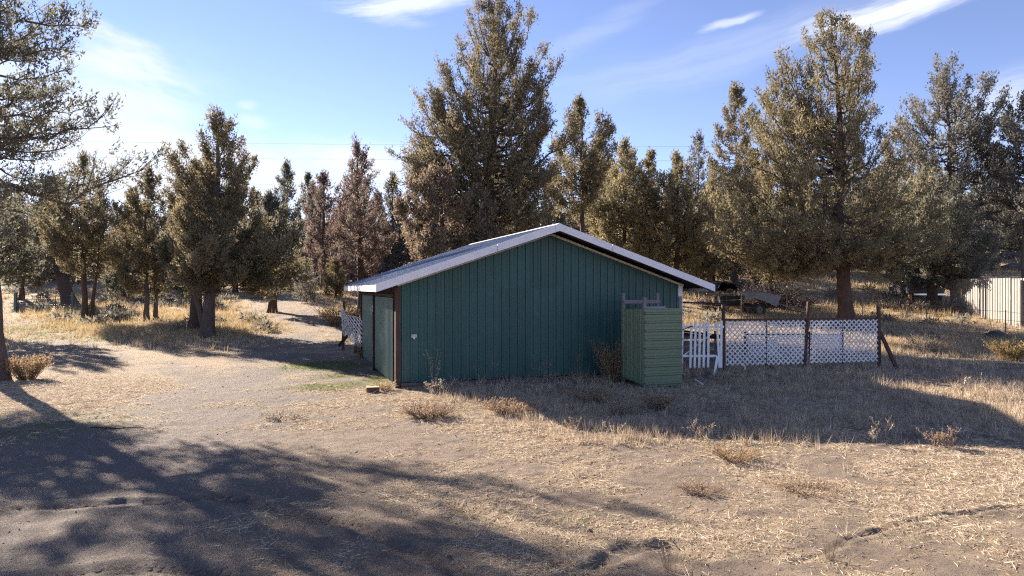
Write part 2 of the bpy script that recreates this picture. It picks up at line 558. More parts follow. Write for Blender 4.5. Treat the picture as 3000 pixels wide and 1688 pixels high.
M['leaf_olive'] = leafy('juniper_olive', [(0, (0.112, 0.098, 0.064)), (.5, (0.201, 0.171, 0.104)), (1, (0.336, 0.266, 0.153))], 0.42)
M['leaf_dark'] = leafy('juniper_dark', [(0, (.092, .092, .072)), (.5, (.164, .158, .116)), (1, (.252, .232, .164))], .42)
M['leaf_gold'] = leafy('juniper_gold', [(0, (.128, .112, .070)), (.5, (.236, .200, .116)), (1, (.366, .300, .172))], .42)
M['leaf_brown'] = leafy('juniper_brown', [(0, (0.118, 0.090, 0.069)), (.55, (0.207, 0.157, 0.110)), (1, (0.308, 0.230, 0.157))], 0.42)
M['leaf_dead'] = leafy('juniper_dead', [(0, (0.112, 0.083, 0.072)), (.6, (0.202, 0.148, 0.123)), (.93, (0.263, 0.193, 0.157)), (1, (0.213, 0.112, 0.084))], 0.42)
M['leaf_grey'] = leafy('juniper_grey', [(0, (0.101, 0.095, 0.083)), (.5, (0.185, 0.172, 0.143)), (1, (0.286, 0.264, 0.215))], 0.42)
M['straw'] = leafy('dry_straw', [(0, (.21, .150, .105)), (.35, (.36, .270, .185)), (.7, (.54, .435, .315)), (1, (.74, .64, .51))], .25)
M['grass_gold'] = leafy('golden_grass', [(0, (.22, .155, .085)), (.5, (.40, .295, .155)), (1, (.58, .455, .27))], .35)
M['grass_green'] = leafy('green_grass', [(0, (.07, .10, .025)), (.6, (.14, .19, .05)), (1, (.30, .27, .12))], .35)
M['weed_red'] = leafy('reddish_weed', [(0, (.16, .105, .072)), (.5, (.30, .210, .145)), (1, (.46, .350, .250))], .3)
M['weed_pale'] = leafy('pale_weed', [(0, (.20, .155, .115)), (.5, (.38, .31, .23)), (1, (.60, .52, .42))], .3)
M['weed_yellow'] = leafy('yellow_brush', [(0, (.27, .185, .080)), (.5, (.46, .330, .150)), (1, (.60, .470, .250))], .35)
M['weed_tan'] = leafy('tan_brush', [(0, (.17, .11, .06)), (.5, (.34, .23, .13)), (1, (.50, .37, .23))], .35)


def ground_material():
    m, N, Lk, b = mat_base('ground_earth')
    b.inputs['Roughness'].default_value = .95
    b.inputs['Specular IOR Level'].default_value = .08

    def attr(n):
        a = N.new('ShaderNodeAttribute'); a.attribute_name = n
        return a.outputs['Fac']

    def mixc(f, a, c):
        x = N.new('ShaderNodeMix'); x.data_type = 'RGBA'
        if isinstance(f, float): x.inputs['Factor'].default_value = f
        else: Lk.new(f, x.inputs['Factor'])
        for s, v in (('A', a), ('B', c)):
            if isinstance(v, tuple): x.inputs[s].default_value = (*v, 1)
            else: Lk.new(v, x.inputs[s])
        return x.outputs['Result']

    def mth(op, a, c):
        n = N.new('ShaderNodeMath'); n.operation = op; n.use_clamp = True
        for i, v in enumerate((a, c)):
            if isinstance(v, float): n.inputs[i].default_value = v
            else: Lk.new(v, n.inputs[i])
        return n.outputs[0]
    f1 = noise_node(N, Lk, 2.2, 8, .65)
    f2 = noise_node(N, Lk, 30, 8, .8)
    f3 = noise_node(N, Lk, 60, 6, .8, (1, 1, 1))
    soil = ramp(N, Lk, f1, [(.30, (.180, .136, .106)), (.50, (.290, .224, .174)), (.72, (.400, .320, .256))])
    fine = ramp(N, Lk, f2, [(.32, (.085, .065, .053)), (.52, (.265, .212, .170)), (.72, (.50, .425, .352))])
    soil = mixc(.5, soil, fine)
    grav = ramp(N, Lk, f3, [(.32, (.085, .072, .066)), (.50, (.255, .215, .188)), (.70, (.47, .415, .37))])
    soil = mixc(mth('MULTIPLY', attr('gravel'), .85), soil, grav)
    s1 = noise_node(N, Lk, 9, 7, .75, (1.0, 2.2, 1))
    s2 = noise_node(N, Lk, 55, 5, .75, (1.0, 2.6, 1))
    strawc = ramp(N, Lk, s2, [(.30, (.17, .120, .080)), (.48, (.38, .290, .195)), (.68, (.64, .52, .38))])
    thr = mth('MULTIPLY', mth('SUBTRACT', mth('ADD', attr('straw'), mth('MULTIPLY', mth('SUBTRACT', s1, .5), 1.6)), .32), 2.4)
    col = mixc(mth('MULTIPLY', thr, .80), soil, strawc)
    gr = ramp(N, Lk, s2, [(.3, (.075, .085, .025)), (.6, (.19, .20, .065)), (.8, (.36, .32, .16))])
    col = mixc(mth('MULTIPLY', attr('green'), .9), col, gr)
    Lk.new(col, b.inputs['Base Color'])
    h = N.new('ShaderNodeMath'); h.operation = 'ADD'
    Lk.new(f2, h.inputs[0]); Lk.new(s2, h.inputs[1])
    bp = N.new('ShaderNodeBump'); bp.inputs['Strength'].default_value = .9; bp.inputs['Distance'].default_value = .06
    Lk.new(h.outputs[0], bp.inputs['Height'])
    Lk.new(bp.outputs[0], b.inputs['Normal'])
    return m


M['ground'] = ground_material()


# ------------------------------------------------------------------ ground
def axis_steps(start, stop, d0, g):
    out = [start]; d = d0
    while out[-1] < stop:
        out.append(out[-1] + d); d = d * g
    return out


def build_ground():
    xin = np.arange(-6.5, 6.5001, .050)
    xo = np.array(axis_steps(6.5, 2600, .052, 1.040))[1:]
    xs = np.concatenate([-xo[::-1], xin, xo])
    yn = np.arange(5.2, 10.5, .040)
    yo = np.array(axis_steps(yn[-1], 26, .045, 1.010))[1:]
    yp = np.array(axis_steps(yo[-1], 3000, yo[-1] - yo[-2], 1.045))[1:]
    yb = -np.array(axis_steps(-5.2, 400, .06, 1.16))[1:][::-1]
    ys = np.concatenate([yb, yn, yo, yp])
    X, Y = np.meshgrid(xs, ys)
    x, y = X.ravel(), Y.ravel()
    z = gz(x, y)
    v = np.stack([x, y, z], 1)
    nx, ny = len(xs), len(ys)
    i = np.arange((ny - 1) * (nx - 1)); r, c = i // (nx - 1), i % (nx - 1)
    a = r * nx + c
    f = np.stack([a, a + 1, a + nx + 1, a + nx], 1)
    me = np_mesh('ground', v, f, {'straw': f_straw(x, y), 'green': f_green(x, y), 'gravel': f_drive(x, y)})
    o = link('ground', me, M['ground'], smooth=True)
    tag(o, 'dry trampled earth yard with straw litter rising to a hillside', None, None, 'structure')
    print('ground quads', len(f))


build_ground()

# ------------------------------------------------------------------ shed
AX = Vector((.9483, .3173, 0)); AY = Vector((-.3173, .9483, 0))
RZ = math.atan2(.3173, .9483)
SH0 = Vector((-2.98, 17.8, 0))
W, L = 8.5, 8.1
ZR, TAN = 4.31, .336
OVF, OVB, OVE = .73, .45, .63
ALP = math.atan(TAN)


def sloc(x, y, z=0):
    return SH0 + AX * x + AY * y + Vector((0, 0, z))


def zroof(x):
    return ZR - TAN * abs(x - W / 2)


def rib_profile(u0, u1, pitch=.2286, h=.030, base=.058, top=.034, minor=True):
    pts = set([round(u0, 5), round(u1, 5)])
    k0, k1 = int(u0 / pitch) - 1, int(u1 / pitch) + 2
    hh = {}
    for k in range(k0, k1 + 1):
        c = k * pitch + pitch * .5
        for du, v in ((-base / 2, 0), (-top / 2, h), (top / 2, h), (base / 2, 0)):
            hh[round(c + du, 5)] = v
        if minor:
            c2 = c + pitch / 2
            for du, v in ((-.018, 0), (-.007, .008), (.007, .008), (.018, 0)):
                hh[round(c2 + du, 5)] = v
    ks = sorted(hh)
    us = [u for u in ks if u0 < u < u1]
    res = [u0] + us + [u1]
    kv = [hh[k] for k in ks]
    return [(u, float(np.interp(u, ks, kv))) for u in res]


def sheet(mb, prof, f0, f1, place):
    """ribbed sheet: prof (u, height); f0(u), f1(u) give the ends; place(u, h, w) -> 3D"""
    vs = []
    for u, h in prof:
        vs.append(place(u, h, f0(u))); vs.append(place(u, h, f1(u)))
    n = len(prof)
    mb.add(vs, [(2 * i, 2 * i + 2, 2 * i + 3, 2 * i + 1) for i in range(n - 1)])
    return mb


def build_shed():
    S = thing('metal_shed', 'dark teal metal shed with white fascia and low gable roof', 'shed', SH0, RZ)
    PW = .9144
    under = .16
    # front gable: lower and upper runs of ribbed panels
    k = 0; u = 0.0
    while u < W - .02:
        u1 = min(u + PW, W)
        if W - u1 < .08: u1 = W
        pr = sorted(set(rib_profile(u, u1) + ([(W / 2, float(np.interp(W / 2, [a for a, _ in rib_profile(u, u1)], [b for _, b in rib_profile(u, u1)])))] if u < W / 2 < u1 else [])))
        sheet(MB(), pr, lambda q: .13 + .012 * math.sin(q * 7), lambda q: min(2.62, zroof(q) - under), lambda a, h, w: (a, -.03 - h, w)).build('wall_panel', M['teal'], S, solid=.003)
        mb = MB()
        pr2 = [(a, b) for a, b in pr if zroof(a) - under > 2.615]
        if len(pr2) > 3:
            sheet(mb, pr2, lambda q: 2.60, lambda q: zroof(q) - under, lambda a, h, w: (a, -.034 - h, w)).build('wall_panel', M['teal'], S, solid=.003)
        u = u1; k += 1
    # left wall: two sliding doors of ribbed steel
    DP = 3.9
    ztop = 2.34
    for (a, b, out) in ((.10, DP - .05, .05), (DP + .10, L - .08, .0)):
        u = a
        while u < b - .02:
            u1 = min(u + PW, b)
            if b - u1 < .08: u1 = b
            sheet(MB(), rib_profile(u, u1, minor=False), lambda q: .10, lambda q: ztop, lambda a_, h, w: (-.03 - out - h, a_, w)).build('door_panel', M['teal_door'], S, solid=.003)
            u = u1
    MB().box(-.02, .05, 0, L, 2.36, 2.66).build('gap_shade_board', M['dark_wood'], S)  # dark board added to stand for shade in the open gap above the doors
    MB().box(-.13, -.06, .05, L - .1, 2.36, 2.44).build('door_track', M['dark_wood'], S)
    MB().box(-.17, .01, DP - .05, DP + .09, 0, 2.40).build('door_post', M['dark_wood'], S, bevel=.008)
    MB().box(-.075, .06, -.085, .05, -.05, 2.62).build('corner_post', M['brown_post'], S, bevel=.008)
    MB().box(-.10, .02, L - .08, L + .04, -.05, 2.60).build('corner_post', M['brown_post'], S, bevel=.008)
    MB().box(W - .145, W + .012, -.062, .10, -.02, zroof(W) - .17).build('corner_trim', M['fascia'], S, bevel=.004)
    # far walls
    u = 0.0
    while u < L - .02:
        u1 = min(u + PW, L)
        sheet(MB(), rib_profile(u, u1), lambda q: .08, lambda q: zroof(W) - .1, lambda a_, h, w: (W + .0 + h, a_, w)).build('wall_panel', M['teal'], S, solid=.003)
        u = u1
    u = 0.0
    while u < W - .02:
        u1 = min(u + PW, W)
        sheet(MB(), rib_profile(u, u1), lambda q: .08, lambda q: zroof(q) - .14, lambda a_, h, w: (a_, L + h, w)).build('wall_panel', M['teal'], S, solid=.003)
        u = u1
    # skirt board and its gaps
    rs = np.random.RandomState(3)
    for a, b in ((.08, 2.3), (2.3, 4.35), (4.55, 6.4), (6.4, 8.48)):
        mb = MB(); n = 9
        vs = []
        for i in range(n):
            q = a + (b - a) * i / (n - 1)
            zt = .115 + rs.uniform(-.018, .018)
            for yy, zz in ((-.05, -.15), (-.05, zt), (.0, zt), (.0, -.15)):
                vs.append((q, yy, zz))
        fs = [(4 * i + j, 4 * i + 4 + j, 4 * i + 4 + (j + 1) % 4, 4 * i + (j + 1) % 4) for i in range(n - 1) for j in range(4)]
        fs += [(0, 1, 2, 3), tuple(4 * (n - 1) + j for j in (3, 2, 1, 0))]
        mb.add(vs, fs).build('skirt_board', M['skirt'], S)
    # rake trim under the soffit
    for sgn in (-1, 1):
        x1 = W / 2 + sgn * (W / 2 + .02)
        poly = [(W / 2, -.10, ZR - .175), (x1, -.10, zroof(x1) - .175), (x1, -.10, zroof(x1) - .235), (W / 2, -.10, ZR - .235)]
        MB().prism(poly, (0, .035, 0)).build('rake_trim', M['cream'], S)
    # roof deck, purlins, sheets
    for sgn in (-1, 1):
        xe = W / 2 + sgn * (W / 2 + OVE)
        poly = [(W / 2, -OVF + .02, ZR - .035), (xe, -OVF + .02, zroof(xe) - .035), (xe, -OVF + .02, zroof(xe) - .085), (W / 2, -OVF + .02, ZR - .085)]
        MB().prism(poly, (0, L + OVF + OVB - .04, 0)).build('roof_deck', M['dark_wood'], S)
        nraft = 6
        for i in range(nraft):
            y0 = -OVF + .06 + i * (L + OVF + OVB - .2) / (nraft - 1)
            poly = [(W / 2, y0, ZR - .087), (xe - sgn * .05, y0, zroof(xe) - .087 + .05 * TAN), (xe - sgn * .05, y0, zroof(xe) - .155), (W / 2, y0, ZR - .19)]
            MB().prism(poly, (0, .05, 0)).build('rafter', M['dark_wood'], S)
        SL = (W / 2 + OVE) / math.cos(ALP) + .03
        u = -OVF
        end = L + OVB
        while u < end - .02:
            u1 = min(u + PW, end)
            if end - u1 < .1: u1 = end

            def place(a, h, w, sgn=sgn):
                return (W / 2 + sgn * (w * math.cos(ALP) + h * math.sin(ALP)), a, ZR - w * math.sin(ALP) + h * math.cos(ALP))
            sheet(MB(), rib_profile(u, u1, h=.036, minor=False), lambda q: .02, lambda q: SL, place).build('roof_panel', M['roofing'], S, solid=.003)
            u = u1
    # ridge cap
    MB().add([(W / 2 - .16, -OVF - .02, ZR - .028), (W / 2, -OVF - .02, ZR + .045), (W / 2 + .16, -OVF - .02, ZR - .028),
              (W / 2 - .16, L + OVB, ZR - .028), (W / 2, L + OVB, ZR + .045), (W / 2 + .16, L + OVB, ZR - .028)],
             [(0, 1, 4, 3), (1, 2, 5, 4)]).build('ridge_cap', M['fascia'], S, solid=.006)
    # rake fascia, pieces butted with a visible seam
    FT, FB = .035, -.165
    pieces = [(-OVE - .03, 2.48), (2.49, W / 2 - .12), (W / 2 - .115, W / 2 + .115), (W / 2 + .12, 5.83), (5.84, W + OVE + .03)]
    for i, (a, b) in enumerate(pieces):
        up = .004 if i in (0, 2, 4) else 0
        pts = sorted(set([a, b] + ([W / 2] if a < W / 2 < b else [])))
        poly = [(q, -OVF - .03 - up, zroof(q) + FT) for q in pts] + [(q, -OVF - .03 - up, zroof(q) + FB) for q in reversed(pts)]
        MB().prism(poly, (0, .025, 0)).build('rake_fascia', M['fascia'], S, bevel=.003)
    for yb in (L + OVB,):
        for a, b in ((-OVE, W / 2), (W / 2, W + OVE)):
            poly = [(a, yb, zroof(a) + FT), (b, yb, zroof(b) + FT), (b, yb, zroof(b) + FB), (a, yb, zroof(a) + FB)]
            MB().prism(poly, (0, .025, 0)).build('rake_fascia', M['fascia'], S)
    # eave fascia: two butted lengths on each side
    ze = zroof(-OVE)
    for sgn, xe in ((-1, -OVE - .025), (1, W + OVE)):
        for (a, b, dz) in ((-OVF, 5.7, 0), (5.705, L + OVB, -.012)):
            MB().box(xe, xe + .025, a, b, ze + FB + dz, ze + .012 + dz).build('eave_fascia', M['fascia'], S, bevel=.003)
    # outlet box on the gable wall
    ob = MB().box(.35, .485, -.088, -.052, 1.30, 1.385).build('outlet_box', M['plastic'], S, bevel=.006)
    for dx in (.035, .10):
        MB().box(.35 + dx - .018, .35 + dx + .018, -.094, -.088, 1.318, 1.366).build('outlet_cover', M['blue_grey'], ob)
    MB().box(.395, .440, -.075, -.053, 1.265, 1.299).build('conduit', M['plastic'], ob)
    # concrete-less earth floor is inside: nothing shows. Screw heads along the girts
    mb = MB()
    for zz in (.30, 1.05, 1.8, 2.5):
        q = .1143 + .05
        while q < W - .1:
            mb.box(q - .006, q + .006, -.041, -.033, zz - .006, zz + .006); q += .2286
    o = mb.build('screw', M['dark_wood'], S); o['kind'] = 'stuff'


build_shed()


# ------------------------------------------------------------------ green stall
def build_stall():
    FL, FR, BL, BR = Vector((3.44, 17.72, 0)), Vector((4.45, 18.06, 0)), Vector((3.07, 18.82, 0)), Vector((4.08, 19.16, 0))
    S = thing('shower_stall', 'pale sage green metal stall standing before the teal shed', 'stall', FL, math.atan2(FR.y - FL.y, FR.x - FL.x))
    w = (FR - FL).length; d = (BL - FL).length
    g = .03
    # front: horizontal ribs, two sheets lapped
    H = 2.07

    def front(a, h, ww):
        return (ww, -.005 - h, a)
    for a, b in ((g, 1.06), (1.04, H)):
        off = .004 if a > .5 else 0
        sheet(MB(), rib_profile(a, b, pitch=.2286, h=.040, base=.075, top=.030, minor=True), lambda q: -.02, lambda q: w + .02, lambda u, h, q, off=off: (q, -.045 - off - h, u)).build('front_panel', M['sage'], S, solid=.003)
    for a, b in ((-.045, .55), (.53, d)):
        off = .004 if a > .3 else 0
        sheet(MB(), rib_profile(a, b, pitch=.2286, h=.030), lambda q: .08 + .10 * q / d, lambda q: H - .02 - .03 * q / d, lambda u, h, q, off=off: (-.05 - off - h, u, q)).build('side_panel', M['sage'], S, solid=.003)
    sheet(MB(), rib_profile(0, d, h=.018), lambda q: .06, lambda q: H - .05, lambda u, h, q: (w + .05 + h, u, q)).build('side_panel', M['sage'], S, solid=.003)
    for (x, y, zt) in ((0, 0, 2.36), (w, 0.02, 2.38), (0, d, 2.46), (w, d, 2.46)):
        MB().box(x - .042, x + .042, y - .042, y + .042, -.05, zt).build('post', M['grey_wood'], S, bevel=.006)
    MB().bar((-.04, d - .07, 2.22), (w + .04, d - .07, 2.22), .045, .10).build('rail', M['grey_wood'], S, bevel=.005)
    MB().bar((.0, .07, 2.0), (w, .07, 2.0), .045, .09).build('rail', M['grey_wood'], S, bevel=.005)
    MB().box(.35, w - .05, d * .55, d * .55 + .02, 1.35, 2.10).build('inner_sheet', M['blue_grey'], S)


build_stall()


# ------------------------------------------------------------------ lattice
def clip_rect(poly, w, h):
    for ax, lim, sg in ((0, 0, 1), (0, w, -1), (1, 0, 1), (1, h, -1)):
        out = []
        for i in range(len(poly)):
            a, b = poly[i - 1], poly[i]
            da, db = sg * (a[ax] - lim), sg * (b[ax] - lim)
            if (da >= 0) != (db >= 0):
                t = da / (da - db); out.append((a[0] + (b[0] - a[0]) * t, a[1] + (b[1] - a[1]) * t))
            if db >= 0: out.append(b)
        poly = out
        if len(poly) < 3: return []
    return poly


def lattice_mb(w, h, place, cell=.168, sw=.041, th=.008):
    mb = MB()
    hs = sw / 2 * math.sqrt(2)
    for layer, sg in ((0, 1), (1, -1)):
        k = -int(h / cell) - 2
        while k * cell < w + h:
            c = k * cell + cell * .25
            if sg > 0: poly = [(c - hs, 0), (c + hs, 0), (c + hs + h, h), (c - hs + h, h)]
            else: poly = [(c - hs + h, 0), (c + hs + h, 0), (c + hs, h), (c - hs, h)]
            k += 1
            poly = clip_rect(poly, w, h)
            if len(poly) < 3: continue
            n = len(poly)
            vs = [place(x, z, layer * th) for x, z in poly] + [place(x, z, layer * th + th * .9) for x, z in poly]
            mb.add(vs, [tuple(range(n))[::-1], tuple(range(n, 2 * n))] + [(i, (i + 1) % n, n + (i + 1) % n, n + i) for i in range(n)])
    return mb


def fence_d(px):                       # depth of the front lattice fence along the picture
    return 20.7 + (px - 2000) / 600 * 1.25


def build_fences():
    F = thing('lattice_fence', 'white diamond lattice fence on brown posts beside the shed', 'fence', P(2120, 1080, fence_d(2120)) * 1)
    F.location.z = 0
    o0 = F.location.copy()

    def rel(v): return Vector(v) - o0
    # posts
    for (xt, yt, xb, yb) in ((2119, 890, 2121, 1082), (2369, 884, 2355, 1088), (2574, 898, 2576, 1076)):
        D = fence_d(xb)
        a = rel(P(xb, yb, D)); b = rel(P(xt, yt, D)); a.z -= .12
        MB().bar(a, b, .092, .092, (0, 1, 0)).build('post', M['brown_post'], F, bevel=.01)
    # top rails
    for x0, y0, x1, y1 in ((2124, 938, 2362, 937), (2372, 936, 2572, 934)):
        MB().bar(rel(P(x0, y0, fence_d(x0) + .03)), rel(P(x1, y1, fence_d(x1) + .03)), .04, .085).build('top_rail', M['brown_post'], F, bevel=.004)
    MB().bar(rel(P(1992, 886, fence_d(1992) + .3)), rel(P(2119, 890, fence_d(2119))), .05, .05).build('top_rail', M['dark_wood'], F)
    # intermediate stiles and bottom wires behind the lattice
    for x, ya, yb in ((2245, 940, 1072), (2468, 938, 1066)):
        MB().bar(rel(P(x, yb, fence_d(x) + .03)), rel(P(x, ya, fence_d(x) + .03)), .04, .07, (0, 1, 0)).build('stile', M['brown_post'], F)
    # brace
    MB().bar(rel(P(2632, 1090, 21.4)), rel(P(2578, 972, 21.95)), .10, .09, (0, 1, 0)).build('brace', M['brown_post'], F, bevel=.008)
    for (xa, xb, ya, yb, ta, tb) in ((2125, 2243.5, 1071, 1069, 940, 939), (2245.5, 2363, 1069, 1066, 939, 938), (2373, 2467, 1064, 1062, 938, 937), (2469, 2573, 1062, 1059, 937, 935)):
        A, B = rel(P(xa, ya, fence_d(xa))), rel(P(xb, yb, fence_d(xb)))
        T = rel(P(xa, ta, fence_d(xa)))
        w = (B - A).length; h = T.z - A.z
        ex = (B - A).normalized(); ey = ex.cross(Vector((0, 0, 1))).normalized()
        o = lattice_mb(w, h, lambda x, z, t: A + ex * x + Vector((0, 0, z)) + ey * (t + .01)).build('lattice_panel', M['lattice'], F)
        o['kind'] = 'stuff'

    # picket gate
    D = 20.62
    G = thing('picket_gate', 'short white picket gate with a missing picket between shed and lattice', 'gate', Vector((P(2055, 1080, D).x, D, 0)))
    g0 = G.location.copy()

    def zp(x, y):
        return Vector((1980 + x * .1656, 880 + y * .1656, 0))
    pk = [(128, 392, 97, 1205, 0), (278, 370, 255, 1200, 1), (352, 372, 333, 1200, 0), (430, 365, 412, 1195, 1), (508, 368, 490, 1195, 0), (582, 362, 572, 1190, 1), (730, 362, 775, 1195, 1), (808, 352, 803, 1190, 0)]
    for i, (xt, yt, xb, yb, sl) in enumerate(pk):
        a, b = zp(xb, yb), zp(xt, yt)
        A = P(a.x, a.y, D - .03 - .004 * (i % 2)) - g0; B = P(b.x, b.y, D - .03 - .004 * (i % 2)) - g0
        hw = .034
        e = Vector((hw, 0, 0)); c = .075
        t0, t1 = (0, c) if sl else (c, 0)
        poly = [A - e, A + e, B + e - Vector((0, 0, t0 if sl == 0 else c)), B - e - Vector((0, 0, c if sl == 0 else 0))]
        if sl == 0:
            poly = [A - e, A + e, B + e, B - e - Vector((0, 0, c))]
        else:
            poly = [A - e, A + e, B + e - Vector((0, 0, c)), B - e]
        MB().prism(poly, (0, .016, 0)).build('picket', M['white_paint'], G)
    for xa, xb, y in ((120, 850, 470), (78, 718, 985)):
        a, b = zp(xa, y), zp(xb, y)
        MB().bar(P(a.x, a.y, D) - g0, P(b.x, b.y, D) - g0, .026, .072).build('rail', M['white_paint'], G, bevel=.003)
    a, b = zp(150, 965), zp(640, 585)
    MB().bar(P(a.x, a.y, D + .03) - g0, P(b.x, b.y, D + .03) - g0, .014, .035).build('diagonal', M['white_paint'], G)
    a, b = zp(60, 545), zp(300, 455)
    bar = MB().bar(P(a.x, a.y, D - .07), P(b.x, b.y, D - .07), .02, .025).build('latch_rod', M['dark_wood'])
    bar.parent = G; bar.matrix_parent_inverse = Matrix.Translation(-g0)
    # fallen picket leaning on the gate
    a, b = zp(682, 1325), zp(737, 985)
    o = MB().bar(P(a.x, a.y, D - .35), P(b.x, b.y, D - .06), .016, .07, (1, 0, 0)).build('loose_picket', M['white_paint'])
    tag(o, 'loose white picket leaning askew at the gate foot', 'board')

    # pallets behind the gate
    for (D2, x0, x1, z0, n, lab, tilt) in ((21.9, 2000, 2080, .05, 5, 'grey weathered pallet propped upright behind the picket gate', .10), (22.4, 2070, 2126, .05, 4, 'second grey pallet behind the last picket and the lattice post', .14)):
        A = P(x0, 1000, D2); B = P(x1, 1000, D2); zg = gzs(A.x, D2)
        T = thing('pallet', lab, 'pallet', (A.x, D2, zg))
        wv = B.x - A.x
        for i in range(n):
            zz = .10 + i * 1.02 / n
            MB().box(0, wv, tilt * zz, tilt * zz + .02, zz, zz + .14).build('slat', M['grey_wood'], T, bevel=.004)
        for q in (.02, wv / 2, wv - .08):
            MB().bar((q + .03, .07, -.02), (q + .03, .07 + tilt * 1.1, 1.12), .05, .09, (0, 1, 0)).build('stringer', M['grey_wood'], T)
    # long pipes lying on top of the pallets
    for k, (ya, yb) in enumerate(((970, 985), (977, 992))):
        o = MB().tube([P(2000, ya, 21.75 + k * .1), P(2122, yb, 22.1 + k * .1)], .035, 8).build('pipe', M['dark_wood'])
        tag(o, ('upper' if k == 0 else 'lower') + ' dark pipe lying across the pallets behind the gate', 'pipe')

    # rear lattice of the pen
    R2 = thing('lattice_fence', 'second white lattice fence seen through the front lattice', 'fence', (P(2330, 1060, 24.6).x, 24.6, 0))
    r0 = R2.location.copy()
    for xa, xb in ((2190, 2280), (2281, 2370), (2380, 2465)):
        A, B = P(xa, 1056, 24.6) - r0, P(xb, 1056, 24.6) - r0
        h = P(xa, 981, 24.6).z - P(xa, 1056, 24.6).z
        o = lattice_mb(B.x - A.x, h, lambda x, z, t: A + Vector((x, t, z))).build('lattice_panel', M['lattice'], R2); o['kind'] = 'stuff'
    for x in (2186, 2375, 2470):
        A = P(x, 1060, 24.6) - r0
        MB().box(A.x - .045, A.x + .045, .02, .11, -.1, P(x, 972, 24.6).z).build('post', M['brown_post'], R2)
    MB().bar(P(2186, 980, 24.63) - r0, P(2470, 980, 24.63) - r0, .03, .06).build('top_rail', M['brown_post'], R2)

    # lattice by the back corner of the doors
    A0 = Vector((P(1069, 1030, 25.3).x, 25.3, 0)); B0 = Vector((P(1030, 1000, 27.9).x - .35, 27.9, 0))
    T = thing('lattice_fence', 'sagging white lattice on leaning posts behind the shed doors', 'fence', A0)
    T.location.z = gzs(A0.x, A0.y)
    ex = (B0 - A0); wv = ex.length; ex.normalize(); ey = ex.cross(Vector((0, 0, 1)))

    def place(x, z, t):
        bow = .22 * math.sin(x * 2.1 + z * 1.7) * (z / 1.3)
        lean = -.25 * z
        return ex * x + Vector((0, 0, z * (1 - .03 * x) + .15 + .16 * x)) + ey * (t + bow + lean)
    mbs = lattice_mb(wv * .98, 1.30, place, cell=.17)
    o = mbs.build('lattice_panel', M['lattice'], T); o['kind'] = 'stuff'
    q = ex * wv
    MB().bar(q + Vector((0, 0, -.1)), q + Vector((.05, 0, 2.02)), .10, .10, (0, 1, 0)).build('post', M['brown_post'], T)
    mid = ex * (wv * .45)
    MB().bar(mid + Vector((0, .1, -.1)), mid + Vector((.1, .1, 1.5)), .09, .09, (0, 1, 0)).build('post', M['brown_post'], T)
    e = P(992, 1014, 27.0) - T.location; s = P(1040, 958, 27.4) - T.location
    MB().bar(e, s, .11, .10, (0, 1, 0)).build('brace', M['dark_wood'], T)


build_fences()


# ------------------------------------------------------------------ trees
def tubes_np(paths, n):
    """paths: list of (k,3) points and (k,) radii, same k; returns verts, quads"""
    if not paths: return np.zeros((0, 3)), np.zeros((0, 4), int)
    Pn = np.array([p for p, r in paths]); Rn = np.array([r for p, r in paths])
    m, k, _ = Pn.shape
    T = np.gradient(Pn, axis=1)
    T /= np.linalg.norm(T, axis=2, keepdims=True) + 1e-9
    ref = np.where(np.abs(T[..., 2:3]) < .9, np.array([0, 0, 1.0]), np.array([1.0, 0, 0]))
    A = np.cross(T, ref); A /= np.linalg.norm(A, axis=2, keepdims=True) + 1e-9
    B = np.cross(A, T)
    th = np.arange(n) * 2 * PI / n
    V = Pn[:, :, None, :] + Rn[:, :, None, None] * (A[:, :, None, :] * np.cos(th)[None, None, :, None] + B[:, :, None, :] * np.sin(th)[None, None, :, None])
    idx = np.arange(m * k * n).reshape(m, k, n)
    a = idx[:, :-1, :]; b = np.roll(idx, -1, 2)[:, :-1, :]; c = np.roll(idx, -1, 2)[:, 1:, :]; d = idx[:, 1:, :]
    return V.reshape(-1, 3), np.stack([a, b, c, d], -1).reshape(-1, 4)


def nrmz(v):
    return v / (np.linalg.norm(v, axis=-1, keepdims=True) + 1e-9)


